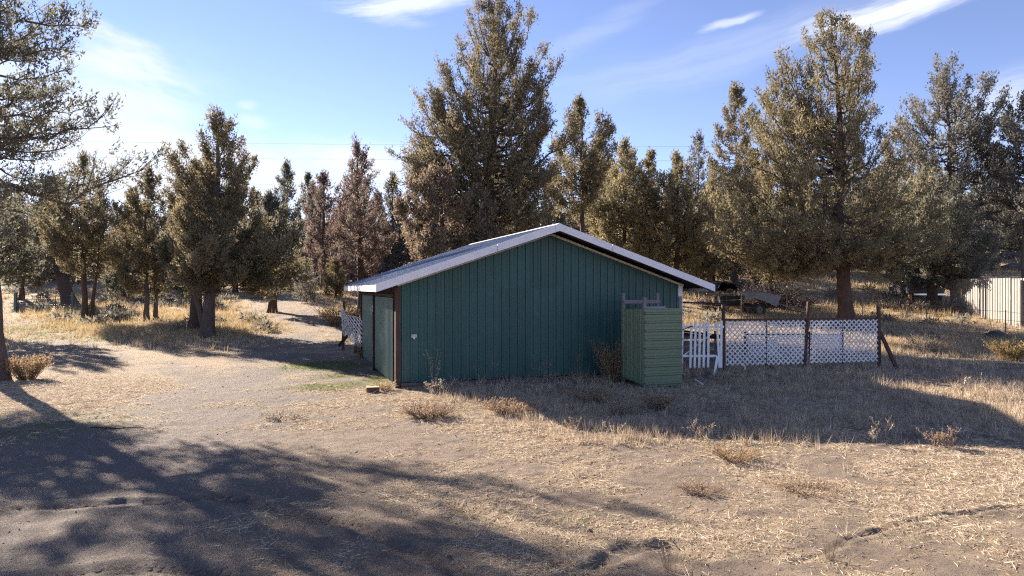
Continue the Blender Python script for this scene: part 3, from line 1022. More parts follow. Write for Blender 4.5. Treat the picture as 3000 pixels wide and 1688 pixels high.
def tree_parts(seed, H, prof, clear, r0, nprim, cl_r=.27, per=20, spray=.17, limbs=(), sparse=1.0, bare=0, trunk_path=None, stems=None,
               depth_scale=1.0, fill=1.0, e_lo=6, e_hi=58, step=.34, nsp=None, lobes=.62, tmin=.34, taper=.85, tips=5):
    """prof: list of (z, centre offset, radius) bottom -> top, in metres. Returns trunk, branch and foliage arrays."""
    rs = np.random.RandomState(seed)
    pz = np.array([p[0] for p in prof]); pc = np.array([p[1] for p in prof]); pr = np.array([p[2] for p in prof])
    # trunk centre line
    if trunk_path is None:
        wob = H * .012
        tz = np.linspace(0, H * .985, 14)
        tx = np.cumsum(rs.normal(0, wob * .5, 14)); ty = np.cumsum(rs.normal(0, wob * .5, 14))
        tx -= tx[0]; ty -= ty[0]
        tx = tx - tx[-1] * (tz / tz[-1]) + np.interp(H, pz, pc) * (tz / tz[-1])
        ty = ty - ty[-1] * (tz / tz[-1])
    else:
        tp = np.array(trunk_path, float)
        tz = np.linspace(0, tp[-1, 2], 16)
        tx = np.interp(tz, tp[:, 2], tp[:, 0]); ty = np.interp(tz, tp[:, 2], tp[:, 1])
    trunk = np.stack([tx, ty, tz], 1)

    def tat(z):
        return np.array([np.interp(z, tz, tx), np.interp(z, tz, ty), z])
    prim = []
    zb = pz[0]
    w = np.interp(np.linspace(zb, H, 200), pz, pr) + .35
    cdf = np.cumsum(w); cdf /= cdf[-1]
    qs = (np.arange(nprim) + rs.rand(nprim)) / nprim
    zt = np.interp(qs, cdf, np.linspace(zb, H, 200))
    az = (np.arange(nprim) * 2.39996 + rs.normal(0, .35, nprim))
    for z, a in zip(zt, az):
        fr = (z - zb) / (H - zb)
        rr = np.interp(z, pz, pr); cc = np.interp(z, pz, pc)
        lobe = float(vnoise(np.array([math.cos(a) * 1.3 + 5]), np.array([math.sin(a) * 1.3 + z / (1.1 + H * .07)]), 1.0, seed)[0])
        if lobe < .30 and rs.rand() < lobes: continue
        rr = rr * (.97 - lobes * .5 + lobes * lobe)
        rad = max(.12, rr * rs.uniform(.84, 1.14) * (1 if rs.rand() > .12 else .55))
        tip = np.array([cc + rad * math.cos(a), rad * math.sin(a) * depth_scale, z])
        e = R(e_lo + (e_hi - e_lo) * fr ** 1.2 + rs.normal(0, 6))
        zs = z - rad * math.tan(e)
        zs = min(max(zs, clear, 0.3), H * .97)
        prim.append((tat(zs), tip, 1.0))
    for q in range(3):
        prim.append((tat(H * (.84 + .03 * q)), np.array([np.interp(H, pz, pc) + rs.normal(0, .10), rs.normal(0, .10), H * (1.0 - .025 * q)]), 1.0))
    for s_, t_, f_ in limbs:
        prim.append((tat(s_) if not hasattr(s_, '__len__') else np.array(s_, float), np.array(t_, float), f_))
    pp, sp, tw = [], [], []
    C, CD, CR = [], [], []
    K = 7
    for s0, tip, dens in prim:
        d = tip - s0; Lb = np.linalg.norm(d)
        t = np.linspace(0, 1, K)
        pts = s0 + np.outer(t, d)
        up = np.sign(d[2]) * abs(d[2])
        pts[:, 2] = s0[2] + d[2] * t ** 1.9 - .06 * Lb * np.sin(t * PI)
        pts[1:-1] += rs.normal(0, .03 * Lb, (K - 2, 3))
        rb = min(.10, .012 + .016 * Lb) * (r0 / .3) ** .5
        pp.append((pts, rb * (1 - t * .82)))
        tan = nrmz(np.gradient(pts, axis=0))
        # rounded tuft at the end of the limb
        for q in range(int(tips * (1 + Lb / 3))):
            o = rs.normal(0, 1, 3); o = o / np.linalg.norm(o) * rs.rand() ** .5 * (.16 + .085 * Lb); o[2] = o[2] * 1.25 + .10 * Lb
            if rs.rand() < dens * fill:
                C.append(tip + o - tan[-1] * .1 * Lb); CD.append(nrmz(np.array([0, 0, .8]) + tan[-1] * .4 + rs.normal(0, .25, 3))); CR.append(cl_r * rs.uniform(.7, 1.25))
        n2 = max(4, int(Lb / step * sparse))
        ts = np.clip(np.linspace(tmin, 1.0, n2) + rs.normal(0, .03, n2), .2, 1)
        for j, tt in enumerate(ts):
            b0 = np.array([np.interp(tt, t, pts[:, q]) for q in range(3)])
            tg = np.array([np.interp(tt, t, tan[:, q]) for q in range(3)])
            sd = np.array([-tg[1], tg[0], 0]); sd = sd / (np.linalg.norm(sd) + 1e-6)
            sgn = 1 if (j % 2 == 0) else -1
            ang = rs.uniform(.35, 1.25)
            dr = tg * math.cos(ang) + sd * sgn * math.sin(ang) + np.array([0, 0, rs.uniform(-.15, .85)])
            dr /= np.linalg.norm(dr)
            l2 = np.clip((.18 + .24 * (1 - tt)) * Lb * rs.uniform(.5, 1.35), .22, 1.6)
            if tt > .93: dr = nrmz(tg + np.array([0, 0, .35]) + rs.normal(0, .15, 3)); l2 = max(l2, .35)
            t3 = np.linspace(0, 1, 3)
            p3 = b0 + np.outer(t3, dr * l2); p3[:, 2] += .10 * l2 * t3 ** 2
            sp.append((p3, (.010 + .008 * l2) * (1 - t3 * .75)))
            isbare = rs.rand() < bare * (1 - tt * .6)
            if isbare:
                for q in range(3):
                    o = b0 + dr * l2 * (q + 1) / 3; dd = nrmz(dr + rs.normal(0, .7, 3)); ll = rs.uniform(.2, .5)
                    tw.append((o + np.outer(np.linspace(0, 1, 3), dd * ll), np.array([.007, .005, .003])))
                if rs.rand() < .7: continue
            nc = max(2, int(l2 / .22))
            for q in range(nc):
                tq = .35 + .65 * (q + rs.rand()) / nc
                if rs.rand() > dens * fill: continue
                C.append(b0 + dr * l2 * tq + rs.normal(0, .05, 3)); CD.append(nrmz(dr * .5 + np.array([0, 0, .55]) + rs.normal(0, .2, 3))); CR.append(cl_r * rs.uniform(.6, 1.25))
    C, CD, CR = np.array(C), np.array(CD), np.array(CR)
    if nsp: per = nsp / max(1, len(C)) / 1.03
    nper = np.maximum(3, (per * (CR / cl_r) ** 1.6 * rs.uniform(.7, 1.3, len(CR))).astype(int))
    ci = np.repeat(np.arange(len(C)), nper); n = len(ci)
    off = rs.normal(0, 1, (n, 3)); off = off / (np.linalg.norm(off, axis=1, keepdims=True)) * rs.rand(n, 1) ** .45
    along = (off * CD[ci]).sum(1, keepdims=True)
    off = off * .8 + CD[ci] * along * .65
    p = C[ci] + off * CR[ci][:, None]
    dr = nrmz(CD[ci] * .7 + off * .8 + rs.normal(0, .45, (n, 3)))
    pe = nrmz(np.cross(dr, rs.normal(0, 1, (n, 3))))
    ln = spray * rs.uniform(.6, 1.35, n)[:, None]; wd = ln * rs.uniform(.17, .30, n)[:, None]
    V = np.stack([p - dr * ln * .45 - pe * wd, p - dr * ln * .45 + pe * wd, p + dr * ln * .55], 1)
    cv = rs.rand(len(C))
    var = np.clip(cv[ci] * .70 + rs.rand(n) * .26 + .02, 0, 1)
    Fq = np.arange(n * 3).reshape(-1, 3)
    # trunk
    mains = [(trunk, r0)] + [(np.array(s_[0], float), s_[1]) for s_ in (stems or [])]
    tv, tf = [], []; off_i = 0
    for path, rr in mains:
        k2 = 15
        zz = np.linspace(0, .93, k2) ** 1.2
        seg = np.linspace(0, 1, len(path))
        c = np.stack([np.interp(zz, seg, path[:, q]) for q in range(3)], 1)
        nS = 16; th = np.arange(nS) * 2 * PI / nS
        ph = rs.rand(4) * 6
        tap = (1 - zz) ** taper * .95 + .05
        flare = 1 + .55 * np.exp(-zz * 26)
        flute = 1 + .10 * np.sin(th * 3 + ph[0]) + .07 * np.sin(th * 5 + ph[1])
        rad = rr * tap[:, None] * (1 + (flare[:, None] - 1) * (1 + .5 * np.sin(th * 4 + ph[2])[None])) * (flute[None] + rs.normal(0, .025, (k2, nS)))
        v = np.stack([c[:, None, 0] + rad * np.cos(th), c[:, None, 1] + rad * np.sin(th), np.repeat(c[:, 2:3], nS, 1)], -1)
        v[0, :, 2] -= .25
        idx = np.arange(k2 * nS).reshape(k2, nS) + off_i
        a = idx[:-1]; b = np.roll(idx, -1, 1)[:-1]; cc_ = np.roll(idx, -1, 1)[1:]; d_ = idx[1:]
        tv.append(v.reshape(-1, 3)); tf.append(np.stack([a, b, cc_, d_], -1).reshape(-1, 4)); off_i += k2 * nS
    tv, tf = np.concatenate(tv), np.concatenate(tf)
    b1, f1 = tubes_np(pp, 5); b2, f2 = tubes_np(sp, 3); b3, f3 = tubes_np(tw, 3)
    bv = np.concatenate([b1, b2, b3]); bf = np.concatenate([f1, f2 + len(b1), f3 + len(b1) + len(b2)])
    return (tv, tf), (bv, bf), (V.reshape(-1, 3), Fq, var)


TOTAL = [0]


def make_tree(name, label, loc, parts, leaf, bark, group=None, cat='tree', rz=0, scale=1.0):
    t = thing(name, label, cat, loc, rz, group)
    t.scale = (scale,) * 3
    (tv, tf), (bv, bf), (lv, lf, var) = parts
    link('trunk', np_mesh('trunk', tv, tf), M[bark], t, smooth=True)
    o = link('branchwork', np_mesh('branchwork', bv, bf), M['bark_grey'], t, smooth=True); o['kind'] = 'stuff'
    o = link('crown', np_mesh('crown', lv, lf, {'var': var}), M[leaf], t); o['kind'] = 'stuff'
    TOTAL[0] += 2 * (len(tf) + len(bf)) + len(lf)
    return t


def copy_tree(src, label, loc, rz, scale, leaf=None):
    c = src.copy(); COL.objects.link(c); c.location = loc; c.rotation_euler = (0, 0, rz); c.scale = (scale[0], scale[0], scale[1])
    c['label'] = label
    for ch in src.children:
        k = ch.copy(); COL.objects.link(k); k.parent = c
        if leaf and ch.name.startswith('crown'):
            k.material_slots[0].link = 'OBJECT'; k.material_slots[0].material = M[leaf]
    return c


def px_tree(name, label, px, D, rows, leaf, bark, seed, clear_px=None, r0=.25, nprim=60, limbs_px=(), **kw):
    """rows: (y, xl, xr) picture rows of the crown, top to bottom, at depth D"""
    X = (px - 1500) / 2000 * D
    zg = gzs(X, D) - .03
    prof = []
    for y, xl, xr in rows:
        z = CAMH - (y - 844) / 2000 * D - zg
        prof.append((z, ((xl + xr) / 2 - px) / 2000 * D, max(.15, (xr - xl) / 2 / 2000 * D)))
    prof = sorted(prof)
    H = prof[-1][0]
    clear = (CAMH - (clear_px - 844) / 2000 * D - zg) if clear_px else max(.8, prof[0][0] - .4)
    limbs = []
    for sy, tx, ty, dy, dens in limbs_px:
        s = CAMH - (sy - 844) / 2000 * D - zg
        tipD = D + dy
        limbs.append((s, ((tx - 1500) / 2000 * tipD - X, dy, CAMH - (ty - 844) / 2000 * tipD - zg), dens))
    parts = tree_parts(seed, H, prof, clear, r0, nprim, limbs=limbs, **kw)
    return make_tree(name, label, (X, D, zg), parts, leaf, bark)


def build_trees():
    # -- near juniper at the frame's edge
    px_tree('juniper_tree', 'tall near juniper at the photo edge with long drooping side branches', -9, 19.2,
            [(-560, -60, 30), (-380, -170, 60), (-200, -260, 90), (0, -330, 105), (150, -380, 120), (300, -400, 130), (450, -410, 130), (560, -380, 120), (640, -300, 95), (690, -200, 60)],
            'leaf_dark', 'bark_grey', 11, clear_px=660, r0=.235, nprim=66, tmin=.22, taper=1.7, fill=.78, cl_r=.21, nsp=66000, step=0.22, spray=0.10, sparse=1.25, e_lo=0, e_hi=45,
            limbs_px=[(60, 248, 78, -.3, 1), (120, 150, 30, .5, 1), (220, 205, 205, .3, 1), (300, 160, 275, -.5, 1), (400, 305, 338, -.2, 1), (430, 225, 412, .6, 1), (440, 150, 300, -1.0, 1),
                      (545, 412, 500, .2, 1), (545, 330, 512, .5, .9), (560, 170, 560, -.6, 1), (600, 130, 640, .4, 1), (330, 240, 320, .9, 1), (150, 190, 140, -.9, 1), (620, -350, 600, 2.5, 1), (640, -250, 630, 3.0, 1), (600, -180, 590, 3.4, 1), (560, -420, 540, 2.0, 1), (590, -420, 600, .6, 1), (540, -300, 500, 3.2, 1)],
            bare=.12)
    # -- forked juniper of the left group
    D = 33.5
    px_tree('juniper_tree', 'broad forked juniper with leaning V trunk nearest the bare drive', 607, D,
            [(338, 628, 642), (386, 580, 700), (449, 520, 728), (518, 490, 770), (600, 480, 770), (690, 480, 790), (759, 478, 850), (828, 510, 840), (868, 560, 760)],
            'leaf_olive', 'bark_grey', 22, clear_px=800, r0=.30, nprim=90, cl_r=.27, nsp=84000, step=0.25, spray=0.13, sparse=1.1, bare=.12,
            trunk_path=[(0, 0, 0), (.12, .0, 1.6), (.25, .1, 4.5), (.5, .1, 8), (.5, 0, 11)],
            stems=[([(-.05, .1, 0), (-.35, .1, 1.2), (-.8, .2, 2.6), (-1.7, .4, 4.2), (-2.4, .5, 5.6)], .20)])
    px_tree('juniper_tree', 'dark upright juniper close behind the forked juniper, thick reddish trunk', 575, 36.5,
            [(500, 560, 600), (560, 530, 640), (640, 505, 670), (740, 500, 670), (820, 500, 660), (860, 530, 630)],
            'leaf_dark', 'bark', 23, clear_px=850, r0=.30, nprim=60, cl_r=.27, nsp=18000, step=0.2, spray=0.17, bare=.2)
    px_tree('juniper_tree', 'slim juniper with two thin stems in golden grass left of the forked juniper', 430, 42,
            [(504, 435, 447), (552, 407, 476), (587, 370, 486), (656, 345, 490), (759, 350, 490), (828, 365, 490), (862, 390, 450)],
            'leaf_olive', 'bark_grey', 24, clear_px=860, r0=.15, nprim=60, cl_r=.29, nsp=24000, step=0.18, spray=0.16, bare=.15,
            stems=[([(.35, .4, 0), (.36, .4, 2), (.3, .3, 4), (.1, .2, 6)], .14)])
    px_tree('juniper_tree', 'small twin stemmed juniper nearest the green farm gate', 248, 43,
            [(462, 240, 252), (518, 190, 280), (587, 150, 325), (656, 140, 335), (725, 135, 330), (773, 150, 320), (803, 190, 290)],
            'leaf_olive', 'bark', 25, clear_px=800, r0=.17, nprim=66, cl_r=.29, nsp=28000, step=0.18, spray=0.16, bare=.15,
            stems=[([(.32, .2, 0), (.42, .2, 1.6), (.7, .2, 3.5), (.9, .1, 5.5)], .14)])
    px_tree('juniper_tree', 'dark leaning juniper behind the green farm gate', 212, 60,
            [(600, 110, 150), (660, 80, 200), (720, 70, 220), (780, 90, 215), (812, 120, 200)],
            'leaf_dark', 'bark', 26, clear_px=800, r0=.62, nprim=40, cl_r=.40, nsp=12000, step=0.3, spray=0.24,
            trunk_path=[(0, 0, 0), (-.7, 0, 1.8), (-1.3, 0, 4), (-2, 0, 8)])
    px_tree('juniper_tree', 'shadowed juniper cut by the photo edge beyond the near trunk', -25, 35,
            [(560, -60, 10), (620, -120, 60), (690, -150, 95), (760, -150, 110), (820, -120, 80)],
            'leaf_dark', 'bark', 27, clear_px=800, r0=.28, nprim=55, cl_r=.28, nsp=16000, step=0.24, spray=0.17)
    px_tree('juniper_tree', 'round dark juniper between near trunk and farm gate, far off', 62, 66,
            [(640, 40, 70), (690, 10, 110), (750, -5, 140), (810, 0, 145), (835, 30, 120)],
            'leaf_dark', 'bark', 28, clear_px=830, r0=.24, nprim=40, cl_r=.42, nsp=10000, step=0.3, spray=0.27)
    px_tree('juniper_tree', 'dense shadowed juniper right behind the forked juniper above the old trailer', 800, 45,
            [(575, 770, 800), (640, 735, 855), (700, 730, 880), (770, 735, 888), (820, 745, 870), (850, 770, 830)],
            'leaf_dark', 'bark', 29, clear_px=840, r0=.26, nprim=55, cl_r=.32, nsp=24000, step=0.22, spray=0.19)
    px_tree('juniper_tree', 'narrow dark spire juniper under the power lines', 838, 76,
            [(482, 836, 844), (510, 822, 858), (542, 806, 868), (590, 800, 876), (650, 790, 885), (720, 790, 885), (790, 800, 880)],
            'leaf_dark', 'bark', 30, clear_px=800, r0=.25, nprim=50, cl_r=.42, nsp=11000, step=0.24, spray=0.26)
    px_tree('juniper_tree', 'reddish brown half dead juniper with open round top', 948, 60,
            [(515, 925, 968), (545, 908, 995), (600, 895, 1002), (680, 888, 1000), (760, 890, 990), (815, 910, 970)],
            'leaf_dead', 'bark', 31, clear_px=815, r0=.25, nprim=56, cl_r=.34, nsp=13000, step=0.22, spray=0.2, bare=.4)
    px_tree('juniper_tree', 'tall thin brown dying juniper beside the shed eave', 1060, 42,
            [(416, 1040, 1052), (445, 1026, 1078), (493, 1014, 1089), (530, 1012, 1108), (590, 992, 1122), (640, 982, 1135), (700, 970, 1138), (745, 975, 1125), (800, 1000, 1110)],
            'leaf_dead', 'bark', 32, clear_px=840, r0=.22, nprim=84, cl_r=.23, nsp=17000, step=0.22, spray=0.14, bare=.45, sparse=1.0, e_lo=2, e_hi=50)
    px_tree('juniper_tree', 'small grey green juniper top left of the great juniper', 1152, 68,
            [(520, 1146, 1156), (552, 1132, 1172), (600, 1120, 1190), (680, 1115, 1200), (760, 1120, 1190)],
            'leaf_grey', 'bark', 33, clear_px=790, r0=.22, nprim=45, cl_r=.40, nsp=8000, step=0.26, spray=0.26)
    # -- great juniper behind the ridge
    px_tree('juniper_tree', 'largest juniper towering behind the shed roof', 1455, 37,
            [(-4, 1436, 1450), (40, 1372, 1490), (80, 1366, 1550), (155, 1345, 1562), (233, 1300, 1625), (310, 1270, 1648), (388, 1240, 1612), (466, 1215, 1620), (543, 1215, 1630), (620, 1235, 1635), (690, 1280, 1620)],
            'leaf_olive', 'bark', 34, clear_px=700, r0=.42, nprim=175, depth_scale=.8, lobes=.30, tips=7, cl_r=.25, nsp=150000, step=0.32, spray=0.125, sparse=1.05, bare=.10, e_lo=14, e_hi=64,
            limbs_px=[(190, 1398, 22, .2, 1), (170, 1378, 52, -.3, 1), (160, 1470, 2, .3, 1), (200, 1520, 36, -.2, 1), (230, 1552, 48, .3, 1), (300, 1598, 152, .2, 1), (330, 1632, 205, -.4, 1), (330, 1292, 205, .3, 1), (260, 1345, 130, -.3, 1), (470, 1700, 400, -.3, 1), (500, 1680, 500, .3, 1),
                      (420, 1196, 372, -.3, 1), (440, 1228, 300, .2, 1), (400, 1262, 285, -.5, 1), (490, 1176, 470, .2, 1), (520, 1180, 540, -.3, .9), (460, 1215, 420, .7, 1)])
    px_tree('juniper_tree', 'smaller juniper leaning off the right flank of the largest juniper', 1690, 40,
            [(295, 1694, 1708), (330, 1668, 1738), (385, 1642, 1782), (445, 1622, 1792), (505, 1612, 1790), (560, 1610, 1778), (625, 1630, 1760)],
            'leaf_olive', 'bark', 47, clear_px=620, r0=.2, nprim=60, cl_r=.26, nsp=30000, step=.24, spray=.14, bare=.2, e_lo=12, e_hi=60)
    px_tree('juniper_tree', 'bushy brownish olive juniper low behind the roof, left of the great trunk', 1300, 33,
            [(505, 1270, 1300), (545, 1215, 1370), (600, 1175, 1420), (660, 1165, 1450), (720, 1170, 1455), (770, 1180, 1450)],
            'leaf_brown', 'bark', 35, clear_px=770, r0=.24, nprim=80, cl_r=.27, nsp=42000, step=0.24, spray=0.15, bare=.25)
    # -- row to the right of the ridge
    px_tree('juniper_tree', 'golden olive juniper just right of the roof peak', 1815, 45,
            [(424, 1826, 1838), (455, 1795, 1870), (500, 1775, 1895), (560, 1735, 1908), (621, 1720, 1905), (690, 1730, 1900), (750, 1760, 1880)],
            'leaf_gold', 'bark', 36, clear_px=760, r0=.19, nprim=84, cl_r=.28, nsp=40000, step=0.2, spray=0.16, bare=.12, e_lo=10, e_hi=55)
    px_tree('juniper_tree', 'golden olive conical juniper above the right roof slope', 1984, 44,
            [(463, 1982, 1992), (500, 1950, 2012), (528, 1928, 2026), (590, 1905, 2048), (652, 1880, 2086), (714, 1872, 2120), (776, 1900, 2105), (815, 1950, 2060)],
            'leaf_gold', 'bark', 37, clear_px=820, r0=.22, nprim=86, cl_r=.28, nsp=44000, step=0.2, spray=0.16, bare=.12, e_lo=4, e_hi=52)
    px_tree('juniper_tree', 'thin open topped juniper with bare grey lower limbs', 2153, 54,
            [(256, 2148, 2158), (298, 2130, 2190), (340, 2108, 2205), (400, 2092, 2205), (470, 2075, 2190), (560, 2085, 2190), (640, 2090, 2185)],
            'leaf_olive', 'bark_grey', 38, clear_px=700, r0=.19, nprim=62, cl_r=.30, nsp=14000, step=0.24, spray=0.18, sparse=.8, bare=.45, e_lo=0, e_hi=50)
    px_tree('juniper_tree', 'small grey half bare juniper left of the thin open juniper', 2044, 66,
            [(395, 2042, 2048), (435, 2026, 2066), (500, 2018, 2078), (570, 2010, 2085), (650, 2010, 2085)],
            'leaf_grey', 'bark_grey', 39, clear_px=700, r0=.18, nprim=48, cl_r=.32, nsp=6000, step=0.24, spray=0.22, bare=.5)
    px_tree('juniper_tree', 'great golden juniper with thick trunk behind the lattice fence', 2480, 34,
            [(44, 2440, 2452), (70, 2402, 2478), (130, 2352, 2538), (190, 2330, 2562), (250, 2295, 2580), (310, 2262, 2590), (373, 2230, 2605), (466, 2195, 2640), (559, 2170, 2690), (652, 2155, 2735), (714, 2155, 2735), (776, 2195, 2700), (826, 2270, 2650)],
            'leaf_gold', 'bark', 40, clear_px=770, r0=.33, nprim=128, depth_scale=.85, lobes=.6, cl_r=.25, nsp=150000, step=0.32, spray=0.125, sparse=1.05, bare=.16, e_lo=10, e_hi=62,
            limbs_px=[(180, 2404, 60, .2, 1), (170, 2474, 66, -.3, 1), (230, 2510, 100, .3, 1), (250, 2536, 130, -.2, 1), (260, 2362, 118, -.3, 1), (300, 2556, 185, .3, 1), (420, 2292, 208, 0, 1), (440, 2262, 250, .4, 1), (430, 2320, 225, -.5, 1), (480, 2235, 300, .2, 1), (500, 2205, 370, -.3, 1), (540, 2180, 460, .3, 1), (600, 2160, 560, -.2, 1), (620, 2158, 640, .3, 1), (660, 2160, 715, -.6, 1), (470, 2260, 330, -.9, 1), (700, 2200, 780, -.4, 1), (740, 2320, 815, -1.6, 1), (740, 2380, 825, -2, 1), (740, 2560, 815, -1.8, 1)])
    px_tree('juniper_tree', 'dense dark juniper between the golden juniper and the tan metal fence', 2735, 42,
            [(505, 2680, 2730), (560, 2625, 2830), (620, 2600, 2870), (690, 2590, 2890), (750, 2600, 2890), (800, 2620, 2860), (846, 2660, 2800)],
            'leaf_dark', 'bark', 41, clear_px=830, r0=.30, nprim=105, cl_r=.28, nsp=54000, step=0.26, spray=0.16, bare=.12, e_lo=2, e_hi=45)
    px_tree('juniper_tree', 'tall open grey green juniper with two pointed tops', 2775, 50,
            [(215, 2740, 2800), (250, 2722, 2880), (310, 2708, 2898), (350, 2655, 2895), (420, 2650, 2885), (500, 2670, 2925), (560, 2690, 2935), (640, 2700, 2920)],
            'leaf_grey', 'bark_grey', 42, clear_px=640, r0=.28, nprim=84, cl_r=.30, nsp=40000, step=0.28, spray=0.18, sparse=.85, bare=.2, e_lo=5, e_hi=60,
            limbs_px=[(330, 2744, 186, 0, 1), (320, 2790, 182, .3, 1), (360, 2882, 232, 0, 1), (420, 2652, 305, .3, 1), (380, 2835, 250, -.3, 1), (340, 2765, 215, -.3, 1)])
    px_tree('juniper_tree', 'grey green juniper cut by the far right photo edge', 3010, 47,
            [(285, 2985, 3020), (330, 2930, 3060), (390, 2895, 3090), (460, 2885, 3100), (540, 2880, 3110), (620, 2900, 3090), (670, 2930, 3060)],
            'leaf_grey', 'bark_grey', 43, clear_px=680, r0=.28, nprim=80, cl_r=.30, nsp=30000, step=0.26, spray=0.18, bare=.2)
    px_tree('juniper_tree', 'dark gold juniper directly behind the wrecked trailer', 2250, 50,
            [(520, 2220, 2270), (580, 2170, 2320), (660, 2150, 2340), (740, 2140, 2350), (800, 2160, 2340), (826, 2200, 2300)],
            'leaf_brown', 'bark', 44, clear_px=815, r0=.26, nprim=70, cl_r=.32, nsp=26000, step=0.26, spray=0.19, bare=.35, e_lo=-5, e_hi=40)
    a = px_tree('juniper_sapling', 'pale sapling juniper left of the shed eave', 897, 50,
                [(765, 894, 900), (795, 880, 916), (825, 868, 928), (860, 866, 932), (880, 872, 924)],
                'leaf_grey', 'bark', 45, clear_px=884, r0=.07, nprim=42, cl_r=.17, nsp=5000, step=0.14, spray=0.11, sparse=.9)
    b = px_tree('juniper_sapling', 'darker sapling juniper beside the shed eave, twin stems', 983, 52,
                [(762, 975, 992), (800, 955, 1010), (835, 950, 1016), (865, 960, 1006)],
                'leaf_olive', 'bark', 46, clear_px=872, r0=.08, nprim=50, cl_r=.22, nsp=8000, step=0.15, spray=0.13)
    # -- mid distance trees copied from three compact kinds
    spec = [(51, [(0.6, 0, 2.2), (2.0, 0, 2.9), (4.5, 0, 2.5), (7.0, 0, 1.5), (9.0, 0, .2)]),
            (52, [(0.7, .2, 1.6), (2.5, .1, 2.1), (5.5, 0, 1.5), (8.5, 0, .8), (10.5, 0, .15)]),
            (53, [(0.4, 0, 2.4), (1.8, 0, 3.1), (3.6, .2, 2.8), (5.2, .3, 1.8), (6.6, .3, .3)])]
    kinds = [tree_parts(s, pr[-1][0], pr, .5, .22, 50, cl_r=.36, nsp=13000, step=.3, spray=.24, bare=.1) for s, pr in spec]
    mids = [  # px, D, kind, sx, sz, leaf, label
        (690, 62, 0, 1.0, .95, 'leaf_olive', 'olive juniper half hidden by the forked juniper, trailer before it'),
        (370, 64, 1, 1.0, .85, 'leaf_dark', 'dark pointed juniper between the two slim left junipers'),
        (505, 70, 0, 1.1, 1.0, 'leaf_grey', 'grey far juniper showing left of the forked juniper crown'),
        (905, 88, 1, 1.2, 1.2, 'leaf_dark', 'far dark juniper between spire and brown round top'),
        (1110, 80, 0, 1.0, 1.05, 'leaf_grey', 'far grey juniper right of the tall dying juniper'),
        (1740, 78, 0, 1.1, 1.1, 'leaf_olive', 'far olive juniper between great juniper and roof peak juniper'),
        (1900, 72, 1, 1.3, 1.1, 'leaf_gold', 'far golden juniper between the two golden roof junipers'),
        (2110, 84, 0, 1.2, 1.1, 'leaf_grey', 'far grey juniper low behind the thin open juniper'),
        (2345, 74, 0, 1.3, 1.0, 'leaf_dark', 'dark juniper on the slope seen under the great golden crown'),
        (2650, 78, 0, 1.3, 1.15, 'leaf_dark', 'dark juniper on the slope between golden and two topped junipers'),
        (2905, 86, 2, 1.1, 1.0, 'leaf_grey', 'low grey juniper on the grassy slope above the tan fence'),
        (2990, 74, 2, .9, .75, 'leaf_dark', 'low dark juniper bush on the slope at the photo edge'),
        (2860, 60, 2, .55, .5, 'leaf_grey', 'small grey brush tree above the end of the tan fence'),
        (130, 84, 0, 1.2, .95, 'leaf_dark', 'far dark juniper above the farm gate'),
        (300, 90, 1, 1.3, .95, 'leaf_grey', 'far grey juniper right of the farm gate'),
        (755, 74, 0, 1.2, 1.05, 'leaf_olive', 'olive juniper left of the narrow dark spire'),
        (625, 84, 1, 1.3, 1.1, 'leaf_dark', 'dark juniper far behind the forked juniper trunk'),
        (1010, 74, 0, 1.1, 1.0, 'leaf_brown', 'brown juniper between round topped and tall dying junipers'),
        (1600, 62, 0, 1.2, 1.05, 'leaf_dark', 'dark juniper low between largest juniper and its smaller flank juniper'),
        (1775, 60, 1, 1.3, .95, 'leaf_gold', 'golden juniper close left of the roof peak juniper'),
        (1905, 58, 0, .95, .95, 'leaf_olive', 'olive juniper squeezed between the two golden roof junipers'),
        (2085, 58, 0, 1.1, 1.0, 'leaf_gold', 'golden juniper low left of the thin open juniper'),
        (2215, 62, 1, 1.5, 1.05, 'leaf_olive', 'olive juniper between thin open juniper and great golden juniper'),
        (2600, 60, 0, 1.2, 1.25, 'leaf_olive', 'olive juniper close behind the right flank of the great golden juniper'),
    ]
    src = [None] * 3
    grp = 'junipers on the slope behind the yard'
    for i, (px, D, k, sx, sz, leaf, lab) in enumerate(mids):
        X = (px - 1500) / 2000 * D; loc = (X, D, gzs(X, D) - .05)
        if src[k] is None:
            src[k] = make_tree('juniper_tree', lab, loc, kinds[k], leaf, 'bark', grp, rz=i * 1.3)
            src[k].scale = (sx, sx, sz)
        else:
            copy_tree(src[k], lab, loc, i * 1.3, (sx, sz), leaf)
    # -- far wood that reads as one mass
    lite = [tree_parts(s + 20, pr[-1][0], pr, .5, .22, 30, cl_r=.50, nsp=2100, spray=.42)[1:] for s, pr in spec]
    rs = np.random.RandomState(5)
    LV, LF, LA, BV, BF = [], [], [], [], []; nl = nb = 0
    n = 0
    while n < 150:
        px = rs.uniform(-400, 1500) if rs.rand() < .6 else rs.uniform(1500, 3400); D = 66 + 110 * rs.rand() ** 1.4
        if 1640 < px < 1760 and D < 125: continue
        if px < 750 and D < 78: continue
        if 2820 < px and D < 110: continue
        (bv, bf), (lv, lf, var) = lite[rs.randint(3)]
        X = (px - 1500) / 2000 * D; a = rs.uniform(0, 6.3); s = rs.uniform(.8, 1.25); sz = s * rs.uniform(.8, 1.15)
        rot = np.array([[math.cos(a) * s, -math.sin(a) * s, 0], [math.sin(a) * s, math.cos(a) * s, 0], [0, 0, sz]])
        o = np.array([X, D, gzs(X, D)])
        LV.append(lv @ rot.T + o); LF.append(lf + nl); LA.append(np.clip(var * .7 + rs.uniform(0, .3), 0, 1)); nl += len(lv)
        BV.append(bv @ rot.T + o); BF.append(bf + nb); nb += len(bv)
        n += 1
    o = link('far_woodland', np_mesh('far_woodland', np.concatenate(LV), np.concatenate(LF), {'var': np.concatenate(LA)}), M['leaf_grey'])
